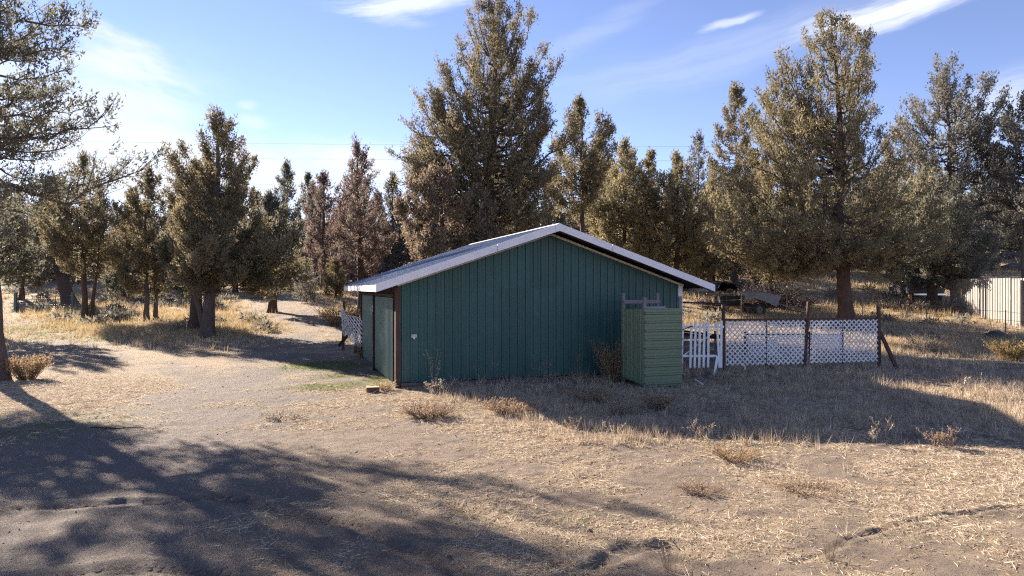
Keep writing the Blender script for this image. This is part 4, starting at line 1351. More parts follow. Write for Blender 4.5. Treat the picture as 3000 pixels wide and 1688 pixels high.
    tag(o, 'far juniper wood covering the hill behind the yard', None, None, 'stuff')
    TOTAL[0] += sum(len(f) for f in LF)
    print('tree tris', TOTAL[0])


build_trees()


# ------------------------------------------------------------------ grasses and litter
def blades(n, xs, ys, length, width, lean, rs, heading=None, zbase=None, curve=.35, var=None, segs=1):
    """n blades as single triangles (segs=1) or two-step bent strips (segs=2)"""
    z = gz(xs, ys) if zbase is None else zbase
    p = np.stack([xs, ys, z - .01], 1)
    a = rs.uniform(0, 2 * PI, n) if heading is None else heading
    el = lean
    d = np.stack([np.cos(a) * np.cos(el), np.sin(a) * np.cos(el), np.sin(el)], 1)
    sd = nrmz(np.cross(d, rs.normal(0, 1, (n, 3))))
    w = width[:, None]; ln = length[:, None]
    if segs == 1:
        V = np.stack([p - sd * w, p + sd * w, p + d * ln], 1).reshape(-1, 3)
        F = np.arange(n * 3).reshape(-1, 3)
    else:
        el2 = el * (1 - curve)
        d2 = np.stack([np.cos(a) * np.cos(el2), np.sin(a) * np.cos(el2), np.sin(el2)], 1)
        mid = p + d * ln * .55; tip = mid + d2 * ln * .45
        V = np.stack([p - sd * w, p + sd * w, mid + sd * w * .7, mid - sd * w * .7, tip], 1).reshape(-1, 3)
        b = np.arange(n) * 5
        F = np.concatenate([np.stack([b, b + 1, b + 2], 1), np.stack([b, b + 2, b + 3], 1), np.stack([b + 3, b + 2, b + 4], 1)])
        var = np.concatenate([var] * 3)
    return V, F, var


def blocked(x, y):
    """inside the shed or the stall footprint"""
    dx, dy = x - SH0.x, y - SH0.y
    u = dx * AX.x + dy * AX.y; v = dx * AY.x + dy * AY.y
    sh = (u > -.12) & (u < W + .1) & (v > -.1) & (v < L + .1)
    u2 = (x - 3.44) * AX.x + (y - 17.72) * AX.y; v2 = (x - 3.44) * AY.x + (y - 17.72) * AY.y
    return sh | ((u2 > -.1) & (u2 < 1.17) & (v2 > -.1) & (v2 < 1.25))


def sample_area(rs, n, y0, y1, wid=.86, powr=1.0):
    y = y0 + (y1 - y0) * rs.rand(n) ** powr
    x = (rs.rand(n) * 2 - 1) * wid * y
    return x, y


def build_grass():
    rs = np.random.RandomState(99)
    # 1. lying straw near the camera: clumped by the cover field
    V, F, A = [], [], []; nv = 0

    def put(v, f, a):
        nonlocal nv
        V.append(v); F.append(f + nv); A.append(a); nv += len(v)
    x, y = sample_area(rs, 1150000, 5.6, 21.5, .82, .72)
    s = f_straw(x, y)
    keep = (rs.rand(len(x)) < np.clip(s * 1.15 - .12, .012, 1) ** 1.6) & ~blocked(x, y) & (rs.rand(len(x)) < .62 * (1 - sstep(15, 21.5, y)))
    x, y = x[keep], y[keep]; n = len(x)
    L_ = rs.uniform(.03, .12, n) * (1 + 1.6 * (rs.rand(n) < .07))
    head = rs.vonmises(-.45, .9, n) + PI * (rs.rand(n) < .5)
    v, f, a = blades(n, x, y, L_, rs.uniform(.0014, .0034, n) * (.6 + y / 16), np.abs(rs.normal(.10, .16, n)), rs, heading=head, var=np.clip(rs.normal(.66, .26, n), 0, 1))
    v[:, 2] += .012
    put(v, f, a)
    o = link('straw_litter', np_mesh('straw_litter', np.concatenate(V), np.concatenate(F), {'var': np.concatenate(A)}), M['straw'])
    tag(o, 'dry straw litter strewn over the bare earth yard', None, None, 'stuff')
    n1 = n
    # 2. standing dry tufts
    V, F, A = [], [], []; nv = 0

    def tufts(nt, y0, y1, dens, hgt, per, wsc, rad, varm, powr=1.0, wid=.86):
        tx, ty = sample_area(rs, nt, y0, y1, wid, powr)
        k = (rs.rand(nt) < dens(tx, ty)) & ~blocked(tx, ty)
        tx, ty = tx[k], ty[k]; m = len(tx)
        hh = hgt(tx, ty) * rs.uniform(.55, 1.3, m)
        cnt = rs.randint(max(2, int(per * .5)), int(per * 1.5) + 1, m)
        i = np.repeat(np.arange(m), cnt); q = len(i)
        rr = rad * (hh[i] / .25) * rs.rand(q) ** .6; aa = rs.uniform(0, 2 * PI, q)
        x = tx[i] + rr * np.cos(aa); y = ty[i] + rr * np.sin(aa)
        ok = ~blocked(x, y); x, y, i, aa = x[ok], y[ok], i[ok], aa[ok]; q = len(x)
        ln = hh[i] * rs.uniform(.55, 1.2, q)
        el = np.clip(rs.normal(1.12, .28, q), .25, 1.55)
        vr = np.clip(rs.normal(varm, .15, m)[i] + rs.normal(0, .14, q), 0, 1)
        hd = aa + rs.normal(0, .5, q)
        v, f, a = blades(q, x, y, ln, wsc * (.0022 + .00022 * y), el, rs, heading=hd, var=vr, curve=.45)
        put(v, f, a)

    def wsc_arr(q): return q
    # shaded strip in front of the shed, and on to the right edge
    def d_front(x, y):
        inside = sstep(11.0, 12.2, y + (fbm(x, y, 1.3, 71) - .5) * 1.2 - (x < 1) * 3 * sstep(1, -1, x)) * (1 - sstep(20.8, 22, y - .33 * np.maximum(0, 5 - x)))
        side = sstep(-2.6, -.6, x)
        return inside * side * np.clip(.25 + 1.6 * (fbm(x, y, .9, 72) - .35), 0, 1)

    def blades_w(scale):
        return scale

    class Wd(float):
        pass

    def tuft_run(*a, **k):
        tufts(*a, **k)
    # width is given per blade depth inside blades(): pass arrays through a small wrapper
    global _blades
    tuft_run(26000, 10.5, 21, d_front, lambda x, y: .11 + .27 * fbm(x, y, 1.5, 73) ** 1.5 + .14 * np.exp(-((y - (17.7 + .334 * (x + 2.98))) / .5) ** 2), 9, 1.0, .07, .55)
    # sunlit straw stubble tufts in the foreground
    tuft_run(5200, 6, 14, lambda x, y: sstep(.55, .9, f_straw(x, y)) * sstep(-2, 2, x) * .5, lambda x, y: .05 + .05 * fbm(x, y, 1.5, 74), 6, .9, .08, .72)
    tuft_run(60, 6, 10, lambda x, y: sstep(1, 3, x) * .8, lambda x, y: .20 + 0 * x, 10, .8, .06, .75)
    # middle distance
    def d_mid(x, y):
        dr = f_drive(x, y)
        right = sstep(4, 7, x - (y - 22) * -.0) * sstep(20.5, 22.5, y)
        left = sstep(27, 33, y) * (1 - dr * .97)
        corner = 0
        d = np.maximum(right, left) * np.clip(.2 + 1.7 * (fbm(x, y, 3.0, 76, 4) - .30), 0, 1)
        return d
    tuft_run(30000, 20, 40, d_mid, lambda x, y: .14 + .26 * fbm(x, y, 4, 77), 8, 1.1, .10, .58, 1.0, .82)
    o = link('dry_grass', np_mesh('dry_grass', np.concatenate(V), np.concatenate(F), {'var': np.concatenate(A)}), M['straw'])
    tag(o, 'tufts of dry grass growing round the shed and fence', None, None, 'stuff')
    n2 = sum(len(f) for f in F)
    V, F, A = [], [], []; nv = 0

    def d_far(x, y):
        return (1 - f_drive(x, y) * .97) * np.clip(.25 + 1.6 * (fbm(x, y, 6.0, 78, 4) - .30), 0, 1)
    tuft_run(26000, 36, 75, d_far, lambda x, y: .22 + .40 * fbm(x, y, 6, 79), 6, 1.3, .14, .55, 1.0, .80)
    # golden grass round the left trees and beyond the pen
    def d_gold(x, y):
        a = np.exp(-(((x + 18) / 9) ** 2 + ((y - 38) / 5.5) ** 2)) * (1 - f_drive(x, y))
        b = sstep(9, 12, x) * np.exp(-((y - 28.5) / 3.2) ** 2)
        c = np.exp(-(((x - 8.5) / 4.5) ** 2 + ((y - 29) / 3) ** 2))
        return np.clip(a * 1.2 + b + c, 0, 1) * np.clip(.3 + 1.3 * (fbm(x, y, 2, 80) - .25), 0, 1)
    tuft_run(26000, 24, 46, d_gold, lambda x, y: .22 + .22 * fbm(x, y, 3, 81), 9, 1.1, .11, .6, 1.0, .8)
    o = link('golden_grass', np_mesh('golden_grass', np.concatenate(V), np.concatenate(F), {'var': np.concatenate(A)}), M['grass_gold'])
    tag(o, 'golden dry grass on the slope beyond the yard', None, None, 'stuff')
    n3 = sum(len(f) for f in F)
    # low brush on the slope
    V, F, A = [], [], []; nv = 0
    nb = 520
    bx, by = sample_area(rs, nb, 34, 110, .82, 1.0)
    ok = (f_drive(bx, by) < .3) & (fbm(bx, by, 9, 95) > .42); bx, by = bx[ok], by[ok]; nb = len(bx)
    br = rs.uniform(.25, .75, nb) * (1 + (by - 34) / 90)
    k = np.repeat(np.arange(nb), 110); q = len(k)
    d = rs.normal(0, 1, (q, 3)); d[:, 2] = np.abs(d[:, 2]) + .25; d = nrmz(d)
    rr = br[k][:, None] * rs.uniform(.35, 1.0, (q, 1))
    p = np.stack([bx[k], by[k], gz(bx, by, False)[k]], 1) + d * rr * np.array([1.2, 1.2, .95])
    pe = nrmz(np.cross(d, rs.normal(0, 1, (q, 3)))); ln = br[k][:, None] * rs.uniform(.2, .45, (q, 1))
    put(np.stack([p - pe * ln * .28, p + pe * ln * .28, p + nrmz(d + rs.normal(0, .4, (q, 3))) * ln], 1).reshape(-1, 3), np.arange(q * 3).reshape(-1, 3), np.clip(rs.rand(nb)[k] * .6 + rs.rand(q) * .4, 0, 1))
    o = link('slope_brush', np_mesh('slope_brush', np.concatenate(V), np.concatenate(F), {'var': np.concatenate(A)}), M['leaf_grey'])
    tag(o, 'low grey brush dotting the dry slope', None, None, 'stuff')
    # green patches
    V, F, A = [], [], []; nv = 0
    tuft_run(110000, 7, 48, lambda x, y: np.clip(f_green(x, y) * .9 - .05, 0, 1), lambda x, y: .04 + .03 * fbm(x, y, 1, 83), 6, 1.0, .10, .45)
    o = link('green_grass', np_mesh('green_grass', np.concatenate(V), np.concatenate(F), {'var': np.concatenate(A)}), M['grass_green'])
    tag(o, 'short green grass patches by the doors and under the trees', None, None, 'stuff')
    print('grass tris', n1, n2, n3, sum(len(f) for f in F))


build_grass()


# ------------------------------------------------------------------ single weeds and brush
def weed(name, label, cat, px, py, D, mat, seed, stems=12, height=.6, spread=.25, lean=.25, seeds=6, branch=3, width=.006, seed_size=.03, group=None, droop=0.0):
    rs = np.random.RandomState(seed)
    X = (px - 1500) / 2000 * D
    zg = gzs(X, D)
    paths, V = [], []
    leafp, leafd, leafl = [], [], []
    for i in range(stems):
        a = rs.uniform(0, 2 * PI); r = spread * .35 * math.sqrt(rs.rand())
        b0 = np.array([r * math.cos(a), r * math.sin(a), -.03])
        h = height * rs.uniform(.55, 1.1)
        tip = b0 + np.array([math.cos(a) * spread * rs.uniform(.2, 1), math.sin(a) * spread * rs.uniform(.2, 1), h]) + rs.normal(0, lean * .3 * h, 3) * np.array([1, 1, .2])
        t = np.linspace(0, 1, 4)
        pts = b0 + np.outer(t, tip - b0); pts[:, :2] += np.outer(t * (t - 1) * .35, (tip - b0)[:2]); pts[:, 2] -= droop * h * t ** 3
        paths.append((pts, width * (1 - t * .6)))
        for j in range(branch):
            tt = rs.uniform(.35, .95); o = np.array([np.interp(tt, t, pts[:, q]) for q in range(3)])
            dd = nrmz(np.array([rs.normal(0, .6), rs.normal(0, .6), rs.uniform(.3, 1)])); l = h * rs.uniform(.12, .35)
            p2 = o + np.outer(np.linspace(0, 1, 4), dd * l)
            paths.append((p2, width * .6 * (1 - np.linspace(0, 1, 4) * .6)))
            for q in range(seeds):
                leafp.append(o + dd * l * rs.uniform(.4, 1.05) + rs.normal(0, .008, 3)); leafd.append(nrmz(dd + rs.normal(0, .6, 3))); leafl.append(seed_size * rs.uniform(.6, 1.4))
        for q in range(seeds * 2):
            tt = rs.uniform(.72, 1.02)
            leafp.append(np.array([np.interp(tt, t, pts[:, k]) for k in range(3)]) + rs.normal(0, .008, 3)); leafd.append(nrmz(np.array([0, 0, 1.0]) + rs.normal(0, .5, 3))); leafl.append(seed_size * rs.uniform(.6, 1.4))
    bv, bf = tubes_np(paths, 3)
    var_b = np.repeat(rs.rand(len(paths)) * .6 + .2, 3 * 3)
    if leafp:
        p = np.array(leafp); d = np.array(leafd); l = np.array(leafl)[:, None]
        pe = nrmz(np.cross(d, rs.normal(0, 1, d.shape)))
        lv = np.stack([p - d * l * .5, p + pe * l * .28, p + d * l * .5, p - pe * l * .28], 1).reshape(-1, 3)
        lf = np.arange(len(lv)).reshape(-1, 4)
    T = thing(name, label, cat, (X, D, zg), 0, group)
    o = link('stem', np_mesh('stem', bv, bf, {'var': var_b}), M[mat], T); o['kind'] = 'stuff'
    if leafp:
        o = link('seed_head', np_mesh('seed_head', lv, lf, {'var': np.clip(rs.normal(.6, .25, len(lf)), 0, 1)}), M[mat], T); o['kind'] = 'stuff'
    return T


def build_weeds():
    w = weed
    w('dry_bush', 'tan dry bush beside the near trunk at the photo edge', 'bush', 78, 1108, 19.4, 'weed_tan', 1, 240, .66, .55, .25, 3, 2, .005, .045)
    w('rabbitbrush', 'bright orange yellow brush at the right photo edge', 'bush', 2962, 1055, 23.8, 'weed_yellow', 2, 190, .72, .70, .3, 5, 3, .006, .055)
    w('dry_bush', 'reddish tan tumbleweed mound before the shed gable, larger one', 'bush', 1252, 1228, 13.7, 'weed_red', 3, 220, .26, .50, .4, 3, 3, .0035, .03)
    w('dry_bush', 'reddish tan mound at the sunny edge of the shed shadow', 'bush', 1490, 1212, 14.2, 'weed_red', 4, 200, .28, .55, .4, 3, 3, .0035, .03)
    w('dry_bush', 'low straw tussock in the sunlit yard left of the tumbleweeds', 'bush', 830, 1225, 13.7, 'weed_pale', 5, 120, .15, .45, .5, 2, 2, .003, .025)
    w('dry_weed', 'pale arching weed against the teal wall near the outlet', 'weed', 1268, 1130, 17.75, 'weed_pale', 6, 9, 1.0, .25, .5, 4, 2, .005, .035)
    w('dry_weed', 'bushy pale weed at the foot of the teal wall', 'weed', 1285, 1160, 16.6, 'weed_pale', 7, 30, .36, .35, .4, 5, 3, .005, .035)
    w('dry_weed', 'thin tall grass stalks before the wall, left of centre', 'weed', 1420, 1120, 18.3, 'weed_tan', 8, 10, .85, .35, .4, 3, 1, .004, .03)
    w('dry_weed', 'curving seed stalks below the roof peak', 'weed', 1590, 1118, 18.6, 'weed_tan', 9, 12, .85, .28, .5, 3, 1, .004, .03)
    w('dry_weed', 'two solitary tall stalks before the wall right of the peak', 'weed', 1692, 1110, 19.0, 'weed_tan', 10, 4, .95, .15, .3, 4, 1, .005, .03)
    w('reed_clump', 'dense brown reed clump beside the green stall', 'weed', 1798, 1118, 18.9, 'weed_tan', 11, 150, 1.12, .50, .22, 4, 1, .005, .03)
    w('dry_bush', 'pale grey grass tussock in the shade before the green stall', 'bush', 1820, 1220, 14.0, 'weed_pale', 12, 160, .44, .45, .5, 0, 1, .0035, .03)
    w('dry_bush', 'brown bushy weed in shade right of the pale tussock', 'bush', 1925, 1205, 14.6, 'weed_red', 13, 120, .36, .42, .4, 3, 3, .004, .03)
    w('dry_bush', 'wide rusty brown weed patch in shade left of the pale tussock', 'bush', 1740, 1180, 15.4, 'weed_red', 14, 150, .32, .6, .4, 3, 3, .004, .03)
    w('dry_weed', 'two tall mullein like stalks in shade near the photo right', 'weed', 2815, 1166, 16.2, 'weed_pale', 15, 3, .62, .12, .2, 18, 2, .012, .04)
    w('dry_weed', 'bare white branching weed near the right photo edge', 'weed', 2966, 1192, 15.0, 'weed_pale', 16, 6, .55, .40, .3, 0, 6, .007, .03)
    w('dry_weed', 'wispy pale weed left of the bare white branching weed', 'weed', 2903, 1172, 15.9, 'weed_pale', 17, 5, .52, .25, .3, 4, 5, .005, .03)
    w('dry_weed', 'reddish flowering weed pair on the shadow edge, right side', 'weed', 2780, 1316, 11.05, 'weed_red', 18, 14, .33, .16, .35, 8, 4, .0045, .022)
    w('dry_weed', 'dotted seed weed left of the reddish flowering weed', 'weed', 2735, 1312, 11.15, 'weed_red', 19, 12, .28, .18, .35, 8, 4, .004, .02)
    w('dry_weed', 'upright stubble stalks on the shadow edge below the lattice brace', 'weed', 2588, 1296, 11.6, 'weed_pale', 20, 9, .38, .16, .4, 4, 2, .0045, .022)
    w('dry_weed', 'single tilted straw stalk with pale tip in the shade', 'weed', 2504, 1262, 12.45, 'weed_tan', 21, 1, .42, .10, .2, 3, 0, .006, .03)
    w('dry_weed', 'leafy pale stalk on the shadow edge below the second lattice panel', 'weed', 2562, 1308, 11.25, 'weed_pale', 22, 5, .34, .08, .25, 8, 3, .0045, .022)
    w('dry_weed', 'thin branching weed with seed tips on the shadow edge at centre right', 'weed', 2060, 1290, 11.65, 'weed_red', 23, 9, .34, .22, .4, 6, 3, .0045, .02)
    w('dry_weed', 'upright pale seed stalks at the shadow edge before the green stall', 'weed', 2020, 1272, 12.15, 'weed_pale', 24, 8, .30, .2, .3, 7, 2, .004, .022)
    w('dry_weed', 'long leaning straw blades catching sun at the shadow edge', 'weed', 2190, 1300, 11.4, 'weed_tan', 25, 9, .42, .18, .4, 0, 0, .0045, .02, droop=.1)
    w('dry_weed', 'orange tinted spiky weed at the shadow tip', 'weed', 1684, 1266, 12.3, 'weed_red', 26, 12, .24, .18, .4, 6, 2, .004, .022)
    w('dry_weed', 'small curled pale weed on the shadow edge right of the spiky weed', 'weed', 1800, 1272, 12.15, 'weed_pale', 27, 9, .24, .20, .5, 6, 2, .004, .022)
    w('dry_bush', 'straw mound in sunlight just below the shadow edge', 'bush', 2150, 1345, 10.4, 'weed_tan', 28, 160, .22, .42, .5, 1, 2, .003, .025)
    w('dry_weed', 'thin upright straw tuft beside the furrow', 'weed', 2432, 1640, 6.55, 'weed_tan', 29, 16, .34, .10, .25, 0, 0, .0022, .02)
    w('dry_weed', 'thin upright straw tuft near the bottom edge by the wheel rut', 'weed', 1962, 1672, 6.3, 'weed_tan', 30, 14, .34, .12, .25, 0, 0, .0022, .02)
    w('dry_bush', 'bleached straw tussock near the bottom edge left of the rut', 'bush', 1652, 1655, 6.45, 'weed_pale', 31, 70, .12, .22, .6, 0, 1, .0022, .02)
    w('dry_bush', 'dark low weed cushion in the sunlit straw', 'bush', 2050, 1440, 8.75, 'weed_red', 32, 120, .15, .32, .6, 1, 3, .0025, .02)
    w('dry_bush', 'broad rusty weed cushion in the sunlit straw right of the dark one', 'bush', 2370, 1445, 8.7, 'weed_red', 33, 140, .13, .42, .6, 1, 3, .0025, .02)
    w('dry_bush', 'golden tuft against the brown corner post', 'bush', 1130, 1140, 17.3, 'weed_yellow', 34, 90, .26, .28, .4, 1, 1, .004, .025)
    w('dry_bush', 'tall dry grass tuft at the far corner of the shed doors', 'bush', 1062, 1045, 25.2, 'weed_tan', 35, 90, .55, .30, .3, 2, 1, .005, .03)
    w('dry_bush', 'brown brush before the leaning lattice left of the shed', 'bush', 995, 950, 38, 'weed_tan', 36, 200, 1.0, 1.3, .4, 2, 2, .009, .07)
    M['twig_dark'] = leafy('dead_twig', [(0, (.05, .038, .034)), (.6, (.11, .085, .075)), (1, (.22, .18, .16))], .1)
    w('brush_pile', 'dark tangle of dead branches under the end of the shed eave', 'brush pile', 2100, 880, 42.5, 'twig_dark', 38, 170, .75, 1.5, .9, 3, 3, .014, .08)
    w('brush_pile', 'dark branch heap between the wrecked trailer and the tarp shelter', 'brush pile', 2165, 875, 43.8, 'twig_dark', 39, 200, .95, 1.7, .9, 3, 3, .014, .08)
    w('brush_pile', 'heap of dead branches right behind the bent grey sheet', 'brush pile', 2262, 875, 43.5, 'twig_dark', 40, 240, 1.5, 1.6, .7, 3, 3, .014, .08)
    w('brush_pile', 'low dark scrub right of the wrecked trailer', 'brush pile', 2330, 885, 43.0, 'twig_dark', 41, 150, .7, 1.5, .8, 3, 3, .012, .08)
    w('brush_pile', 'dark scrub before the hidden pickup', 'brush pile', 2640, 890, 41.0, 'twig_dark', 42, 170, .6, 1.6, .8, 3, 3, .012, .08)
    w('dry_bush', 'pale branching brush beyond the fence brace', 'bush', 2708, 1035, 26.0, 'weed_pale', 37, 90, .75, .8, .4, 3, 4, .006, .04)


build_weeds()


# ------------------------------------------------------------------ yard objects
def build_small():
    # wood block by the corner
    x, y = gpx(1092, 1150)
    B = thing('wood_block', 'short brown timber block lying by the shed corner', 'block', (x, y, gzs(x, y)), R(14))
    MB().box(-.16, .16, -.10, .10, -.02, .125).build('body', M['block'], B, bevel=.006)
    MB().box(-.157, .157, -.097, .097, .125, .131).build('top_face', M['block_top'], B)  # thin top layer, paler than the body
    # pvc elbow at the lattice foot
    D = 20.75
    E = MB()
    p = P(2172, 1071, D)
    pts = [p, p + Vector((.055, 0, .015)), p + Vector((.09, 0, .0)), p + Vector((.105, 0, -.04)), p + Vector((.105, 0, -.13))]
    E.tube(pts, .022, 10)
    tag(E.build('pipe_elbow', M['pvc'], smooth=True), 'white plastic pipe elbow sticking out under the lattice', 'pipe')
    a = gpx(2036, 1118); b = gpx(2058, 1131)
    o = MB().bar((a[0], a[1], gzs(*a) + .07), (b[0], b[1], gzs(*b) + .05), .05, .02).build('board_scrap', M['white_paint'])
    tag(o, 'white board scrap lying in the grass below the gate', 'board')
    o = MB().tube([(-7.75 + q * .13, 12.55 + .02 * math.sin(q * 3), gzs(-7.75 + q * .13, 12.55) + .02) for q in range(9)], [.012, .014, .013, .014, .012, .011, .009, .007, .004], 5).build('twig', M['bark'])
    tag(o, 'dark twig lying on the straw in the left yard', 'twig')
    # stones scattered over the bare soil
    rs = np.random.RandomState(8)
    V, F = [], []; nv = 0
    n = 9000
    x, y = sample_area(rs, n, 5.6, 26, .8, 1.0)
    keep = ~blocked(x, y); x, y = x[keep], y[keep]; n = len(x)
    r = np.exp(rs.normal(-4.95, .45, n)) * (.8 + y / 25); z = gz(x, y)
    base = np.array([(1, 0, 0), (-1, 0, 0), (0, 1, 0), (0, -1, 0), (0, 0, .7), (0, 0, -.5)], float)
    fb = np.array([(0, 2, 4), (2, 1, 4), (1, 3, 4), (3, 0, 4), (2, 0, 5), (1, 2, 5), (3, 1, 5), (0, 3, 5)])
    v = base[None] * r[:, None, None] * rs.uniform(.6, 1.3, (n, 6, 3)) + np.stack([x, y, z], 1)[:, None]
    f = fb[None] + (np.arange(n) * 6)[:, None, None]
    o = link('pebbles', np_mesh('pebbles', v.reshape(-1, 3), f.reshape(-1, 3)), M['clod'])
    tag(o, 'small pebbles and clods over the bare earth', None, None, 'stuff')

    # lava rocks on the slope
    def boulder(label, px, py, D, r, seed):
        rr = np.random.RandomState(seed)
        import bmesh
        bm = bmesh.new(); bmesh.ops.create_icosphere(bm, subdivisions=2, radius=1)
        for vv in bm.verts:
            k = 1 + rr.normal(0, .09) + .25 * math.sin(vv.co.x * 3 + seed) * math.cos(vv.co.y * 2)
            vv.co = Vector((vv.co.x * r * k * 1.3, vv.co.y * r * k, vv.co.z * r * k * .7))
        me = bpy.data.meshes.new('boulder'); bm.to_mesh(me); bm.free()
        o = link('boulder', me, M['rock'])
        X = (px - 1500) / 2000 * D
        o.location = (X, D, gzs(X, D) + r * .2)
        tag(o, label, 'rock')
    boulder('dark boulder on the grassy slope above the tan fence', 2950, 715, 72, .85, 1)
    boulder('grey rock in the grass between pen and tan fence', 2730, 1000, 30.5, .35, 2)
    boulder('dark rock at the photo edge beyond the fence brace', 2925, 985, 31, .42, 3)
    boulder('rock heap stone behind the roof peak, larger', 1690, 668, 100, 1.1, 4)
    boulder('rock heap stone behind the roof peak, smaller', 1672, 664, 101, .8, 5)
    boulder('dark square rock above the tan fence', 2965, 768, 62, .8, 6)


build_small()


def build_gate():
    D = 55
    A, B = P(46, 910, D), P(213, 905, D)
    zg = gzs(A.x, D)
    G = thing('farm_gate', 'green tube farm gate between two green posts', 'gate', (A.x, D, zg))
    w = B.x - A.x
    dzr = gzs(B.x, D) - zg
    MB().box(-.10, .10, -.10, .10, -.3, 1.66).build('post', M['gate_green'], G, bevel=.02)
    MB().box(w - .10, w + .10, -.10, .10, -.3, 1.66).build('post', M['gate_green'], G, bevel=.02)
    x0, x1 = .24, w - .12
    for i, z in enumerate((.14, .28, .44, .62, .82, 1.05, 1.33)):
        MB().tube([(x0, 0, z), (x1, 0, z)], .021, 8).build('rail', M['gate_pipe'], G, smooth=True)
    for x in (x0, x0 + (x1 - x0) * .345, x0 + (x1 - x0) * .70, x1):
        MB().tube([(x, -.004, .12), (x, -.004, 1.34)], .026, 8).build('upright', M['gate_pipe'], G, smooth=True)
    for z in (.3, 1.0):
        MB().box(.10, .24, -.02, .02, z - .03, z + .03).build('hinge', M['gate_pipe'], G)


build_gate()


def wire_fence(label, posts, wires, h_px=None):
    """posts: (px, ytop, D)"""
    p0 = posts[0]
    X = (p0[0] - 1500) / 2000 * p0[2]
    F = thing('wire_fence', label, 'fence', (X, p0[2], gzs(X, p0[2])))
    o0 = F.location.copy()
    tops = []
    for px, yt, D in posts:
        t = P(px, yt, D); zg = gzs(t.x, D)
        hgt = t.z - zg
        a = Vector((t.x, D, zg - .2)) - o0; b = t - o0
        m = MB(); m.bar(a, b, .045, .012, (0, 1, 0)); m.bar(a + Vector((0, .02, 0)), b + Vector((0, .02, 0)), .010, .035, (0, 1, 0))
        m.build('steel_post', M['tpost'], F)
        tops.append((t, zg))
    for i, fr in enumerate(wires):
        pts = []
        for k, (t, zg) in enumerate(tops):
            q = Vector((t.x, t.y, zg + (t.z - zg) * fr)) - o0
            if pts:
                m = (pts[-1] + q) / 2; m.z -= .04; pts.append(m)
            pts.append(q)
        MB().tube(pts, .007, 4).build('wire_strand', M['wire'], F)
    return F


wire_fence('thin wire fence on steel posts before the wrecked trailer and golden juniper',
           [(1998, 868, 40), (2057, 858, 39), (2172, 852, 37), (2305, 862, 36), (2527, 873, 33), (2715, 889, 31), (2946, 908, 28.5), (3160, 925, 26.5)], (.95, .72, .5, .28))
wire_fence('thin wire fence on steel posts between farm gate and forked juniper', [(222, 868, 55), (418, 863, 57), (547, 858, 57), (760, 838, 58)], (.9, .6, .3))


def build_tan_fence():
    A, B = P(2790, 919, 41), P(3110, 950, 31.5)
    A.z = gzs(A.x, A.y) - .05; B.z = gzs(B.x, B.y) - .05
    F = thing('metal_fence', 'tan corrugated steel panel fence at the right photo edge', 'fence', A)
    d = B - A; d2 = Vector((d.x, d.y, 0)); ln = d2.length; ex = d2.normalized(); ey = Vector((ex.y, -ex.x, 0))
    if ey.y > 0: ey = -ey
    topA = P(2790, 819, 41).z - A.z; topB = P(3110, 812, 31.5).z - A.z
    u = 0; k = 0
    while u < ln - .05:
        u1 = min(u + .95, ln)
        off = .012 * (k % 2) + .02 * math.sin(k * 2.3)
        dz = .04 * math.sin(k * 1.7)
        sheet(MB(), rib_profile(u, u1, pitch=.235, h=.035, base=.09, top=.05), lambda q: d.z * q / ln + .02 + dz, lambda q: topA + (topB - topA) * q / ln + dz * .5,
              lambda a, h, w: ex * a + ey * (h + off) + Vector((0, 0, w))).build('steel_panel', M['tan_steel'], F, solid=.004)
        u = u1; k += 1
    for q in (.05, ln * .35, ln * .7, ln - .05):
        a = ex * q - ey * .09
        MB().bar(a + Vector((0, 0, d.z * q / ln - .2)), a + Vector((0, 0, topA - .1)), .09, .09, (0, 1, 0)).build('post', M['grey_wood'], F)


build_tan_fence()


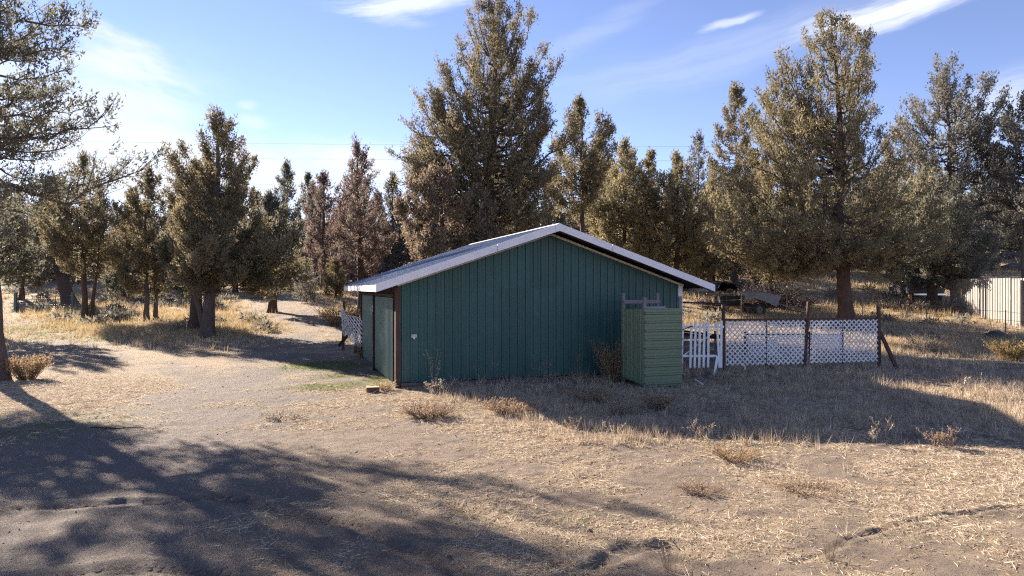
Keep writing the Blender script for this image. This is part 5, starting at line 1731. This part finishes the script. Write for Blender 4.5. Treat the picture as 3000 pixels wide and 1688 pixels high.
def build_junk():
    # wrecked trailer
    D = 40
    c = P(2212, 898, D); X = c.x; zg = gzs(X, D)
    T = thing('wrecked_trailer', 'wrecked dark utility trailer with bent grey sheet on top', 'trailer', (X, D, zg), R(6))
    for yy in (-.55, .9):
        wh = MB().ring((.0, yy, .36), .20, .36, .20, 'y', 22).build('wheel', M['rubber'], T, smooth=True)
        MB().ring((.0, yy - .0, .36), .06, .205, .14, 'y', 16).build('rim', M['steel_rim'], wh)
    for yy in (-.40, .75):
        MB().bar((-2.1, yy, .55), (1.5, yy, .50), .07, .10).build('frame_beam', M['rust'], T)
    for xx in (-2.0, -1.2, -.4, .5, 1.3):
        MB().bar((xx, -.42, .52), (xx, .78, .52), .06, .07).build('cross_member', M['rust'], T)
    MB().bar((1.4, .15, .5), (3.2, .2, .12), .08, .08).build('drawbar', M['rust'], T)
    MB().bar((-1.9, -.35, .60), (-1.9, -.35, 1.45), .06, .06, (0, 1, 0)).build('stake', M['rust'], T)
    MB().bar((-1.1, -.40, .60), (-1.0, -.40, 1.50), .06, .06, (0, 1, 0)).build('stake', M['rust'], T)
    MB().bar((-1.95, -.35, 1.42), (-.9, -.40, 1.50), .05, .05).build('stake_rail', M['rust'], T)
    MB().add([(-.9, -.5, 1.30), (.0, -.6, 1.36), (.75, -.55, 1.26), (1.35, -.5, 1.12), (-.85, -.62, .92), (-.35, -.70, 1.02), (.35, -.75, .80), (.95, -.70, .52),
              (-.8, .7, 1.35), (.0, .7, 1.42), (.8, .7, 1.30), (1.4, .7, 1.1)],
             [(0, 1, 5, 4), (1, 2, 6, 5), (2, 3, 7, 6), (0, 8, 9, 1), (1, 9, 10, 2), (2, 10, 11, 3)]).build('bent_sheet', M['grey_sheet'], T, solid=.03)
    MB().ring((0, -.55, .36), .40, .46, .26, 'y', 14, R(10), R(170)).build('fender', M['rust'], T)
    MB().box(-2.2, -1.0, -.2, .6, .62, 1.15).build('engine_box', M['black'], T, bevel=.05)
    # loose poles round it
    rs = np.random.RandomState(4)
    labs = ['long pale pole on the ground right of the wrecked trailer', 'thin pale pole leaning left of the wrecked trailer', 'dark pole crossing behind the wrecked trailer', 'short grey plank left of the wrecked trailer',
            'grey plank on the scrap heap under the shed eave', 'brown plank on the scrap heap behind the wrecked trailer']
    ends = [((2270, 888), (2365, 910), 40), ((2105, 872), (2132, 888), 40.5), ((2250, 868), (2320, 866), 42), ((2112, 862), (2160, 872), 41), ((2070, 860), (2110, 866), 43), ((2180, 850), (2260, 862), 43.5)]
    for lab, (a, b, D2) in zip(labs, ends):
        A, B = P(*a, D2), P(*b, D2 + .4)
        A.z = max(A.z, gzs(A.x, A.y) + .05); B.z = max(B.z, gzs(B.x, B.y) + .05)
        o = MB().bar(A, B, .07, .07).build('pole', M['grey_wood'] if 'dark' not in lab else M['dark_wood'])
        tag(o, lab, 'pole')
    # dark arched shelter with an old tyre before it
    D = 50
    c = P(2135, 850, D); zg = gzs(c.x, D)
    S = thing('tarp_shelter', 'slumped black tarp shelter under the junipers', 'shelter', (c.x, D, zg - .1))
    S.scale = (.85, .85, .8)
    vs, fs = [], []
    n = 10
    for j, yy in enumerate((0, 2.4)):
        for i in range(n + 1):
            th = PI * i / n
            vs.append((-.1 - math.cos(th) * 1.15 - (.75 if i == 0 else 0), yy, max(0, math.sin(th)) ** 1.4 * (1.28 + .22 * math.sin(i * 2.1 + j)) + (.30 if i == 0 else 0)))
    fs = [(i, i + 1, n + 2 + i, n + 1 + i) for i in range(n)] + [tuple(n + 1 + i for i in range(n + 1))]
    MB().add(vs, fs).build('cover', M['black'], S, solid=.03)
    for xx in (-1.2, 1.0):
        MB().bar((xx, .1, 0), (xx, .1, .8), .06, .06, (0, 1, 0)).build('prop', M['dark_wood'], S)
    D = 48.6
    c = P(2139, 838, D)
    o = MB().ring((0, 0, 0), .23, .31, .14, 'y', 22).build('tyre', M['steel_rim'], smooth=True)
    o.location = (c.x, D, gzs(c.x, D) + .30); o.rotation_euler = (R(-6), 0, 0)
    tag(o, 'old grey tyre standing before the black tarp shelter', 'tyre')
    # pickup behind the dark juniper
    D = 44
    c = P(2722, 895, D); zg = gzs(c.x, D)
    T = thing('pickup_truck', 'dark pickup with red tail lights hidden under the dark juniper', 'truck', (c.x, D, zg), R(-12))
    MB().box(-.92, .92, 0, 2.2, .50, 1.06).build('bed', M['truck'], T, bevel=.06)
    MB().add([(-.9, 2.22, .5), (.9, 2.22, .5), (.9, 4.0, .5), (-.9, 4.0, .5), (-.9, 2.22, 1.06), (.9, 2.22, 1.06), (.9, 4.0, 1.06), (-.9, 4.0, 1.06), (-.72, 2.4, 1.68), (.72, 2.4, 1.68), (.72, 3.4, 1.68), (-.72, 3.4, 1.68)],
             [(0, 3, 2, 1), (0, 1, 5, 4), (1, 2, 6, 5), (2, 3, 7, 6), (3, 0, 4, 7), (4, 5, 9, 8), (5, 6, 10, 9), (6, 7, 11, 10), (7, 4, 8, 11), (8, 9, 10, 11)]).build('cab', M['truck'], T, bevel=.04)
    MB().add([(-.66, 2.27, 1.14), (.66, 2.27, 1.14), (.60, 2.37, 1.58), (-.60, 2.37, 1.58)], [(0, 1, 2, 3)]).build('rear_window', M['glass'], T, solid=.01)
    MB().box(-.9, .9, 4.01, 5.1, .5, 1.0).build('hood', M['truck'], T, bevel=.08)
    MB().box(-.95, .95, -.16, -.02, .42, .58).build('bumper', M['chrome'], T, bevel=.03)
    MB().box(-.72, .72, -.03, -.002, .62, 1.02).build('tailgate', M['truck'], T, bevel=.02)
    MB().box(-.70, .70, -.05, -.032, .96, 1.03).build('chrome_strip', M['chrome'], T)
    for s in (-1, 1):
        MB().box(s * .83 - .08, s * .83 + .08, -.03, -.004, .66, 1.0).build('tail_light', M['tail_red'], T, bevel=.01)
        for yy in (.75, 4.4):
            wh = MB().ring((s * .82, yy, .36), .20, .36, .22, 'x', 20).build('wheel', M['rubber'], T, smooth=True)
            MB().ring((s * .82, yy, .36), .05, .205, .18, 'x', 14).build('rim', M['steel_rim'], wh)
    D = 43.0
    c = P(2668, 884, D)
    o = MB().tube([(0, 0, 0), (0, 0, .06), (0, 0, .07), (0, 0, .55), (0, 0, .58)], [.14, .14, .09, .05, .02], 12).build('traffic_marker', M['orange'])
    o.location = (c.x, D, max(gzs(c.x, D), c.z - .1)); tag(o, 'orange marker cone standing beside the dark pickup', 'cone')
    # flatbed trailer on the left
    D = 56
    c = P(775, 858, D); zg = gzs(c.x, D)
    T = thing('flatbed_trailer', 'old dark flatbed trailer beyond the forked juniper', 'trailer', (c.x, D, zg + .05), R(4))
    for i in range(6):
        MB().box(-1.7, .9, -.75 + i * .26, -.75 + i * .26 + .24, .62, .68).build('deck_plank', M['dark_wood'], T)
    for yy in (-.6, .6):
        MB().bar((-1.75, yy, .52), (1.0, yy, .52), .08, .14).build('frame_beam', M['rust'], T)
    MB().bar((.9, 0, .5), (1.7, 0, .55), .10, .10).build('drawbar', M['rust'], T)
    for yy in (-.85, .85):
        wh = MB().ring((.55, yy, .33), .18, .36, .2, 'y', 20).build('wheel', M['rubber'], T, smooth=True)
        MB().ring((.55, yy, .33), .05, .185, .15, 'y', 14).build('rim', M['steel_rim'], wh)
        MB().ring((.55, yy, .33), .43, .47, .24, 'y', 12, R(15), R(165)).build('fender', M['fascia'], T)
    MB().box(1.05, 1.5, -.5, -.2, .5, .85).build('tool_box', M['grey_sheet'], T, bevel=.02)


build_junk()


def build_far():
    # small shed on the hill behind the roof peak
    D = 118
    def W_(px, py): return P(px, py, D)
    c = W_(1668, 640); zg = gzs(c.x, D)
    S = thing('hill_shed', 'dark shed with grey door on the hill behind the roof peak', 'shed', (c.x, D, zg))
    s = D / 2000
    base = max(W_(0, 648).z - zg, 0)
    h = base + 17 * s
    MB().box(-38 * s, 42 * s, 0, 4, -.5, h).build('wall', M['dark_wood'], S)
    MB().prism([(-44 * s, -.4, h), (2 * s, -.4, h + 12 * s), (48 * s, -.4, h)], (0, 5, 0)).build('roof', M['grey_wood'], S)
    MB().box(22 * s, 36 * s, -.06, -.005, base * .4, h - 5 * s).build('door', M['grey_wood'], S)
    MB().box(0 * s, 12 * s, -.06, -.005, base + 5 * s, h - 6 * s).build('window', M['glass'], S)
    F = thing('hill_fence', 'pipe rail fence in front of the small hill shed', 'fence', (c.x, D - 4, gzs(c.x, D - 4)))
    for k in range(5):
        MB().tube([((-10 + 16 * k) * s, 0, -.3), ((-10 + 16 * k) * s, 0, 2.4)], .06, 6).build('post', M['wire'], F)
    for z in (2.35, 1.3):
        MB().tube([(-12 * s, -.05, z), (56 * s, -.05, z)], .04, 6).build('rail', M['wire'], F)
    # power lines
    for lab, a, b in (('highest power line crossing above the left trees', (-700, 404), (3600, 433)), ('middle power line crossing above the left trees', (-700, 452), (3600, 470)), ('lowest power line crossing above the left trees', (-700, 548), (3600, 505))):
        Dn = 92
        A = P(a[0], a[1], Dn); B = P(b[0], b[1], Dn)
        pts = []
        for i in range(41):
            t = i / 40; p = A.lerp(B, t); p.z -= 3.0 * 4 * t * (1 - t) * .12; pts.append(p)
        o = MB().tube(pts, .010, 5).build('power_line', M['cable'])
        tag(o, lab, 'power line', 'power lines above the trees')


build_far()
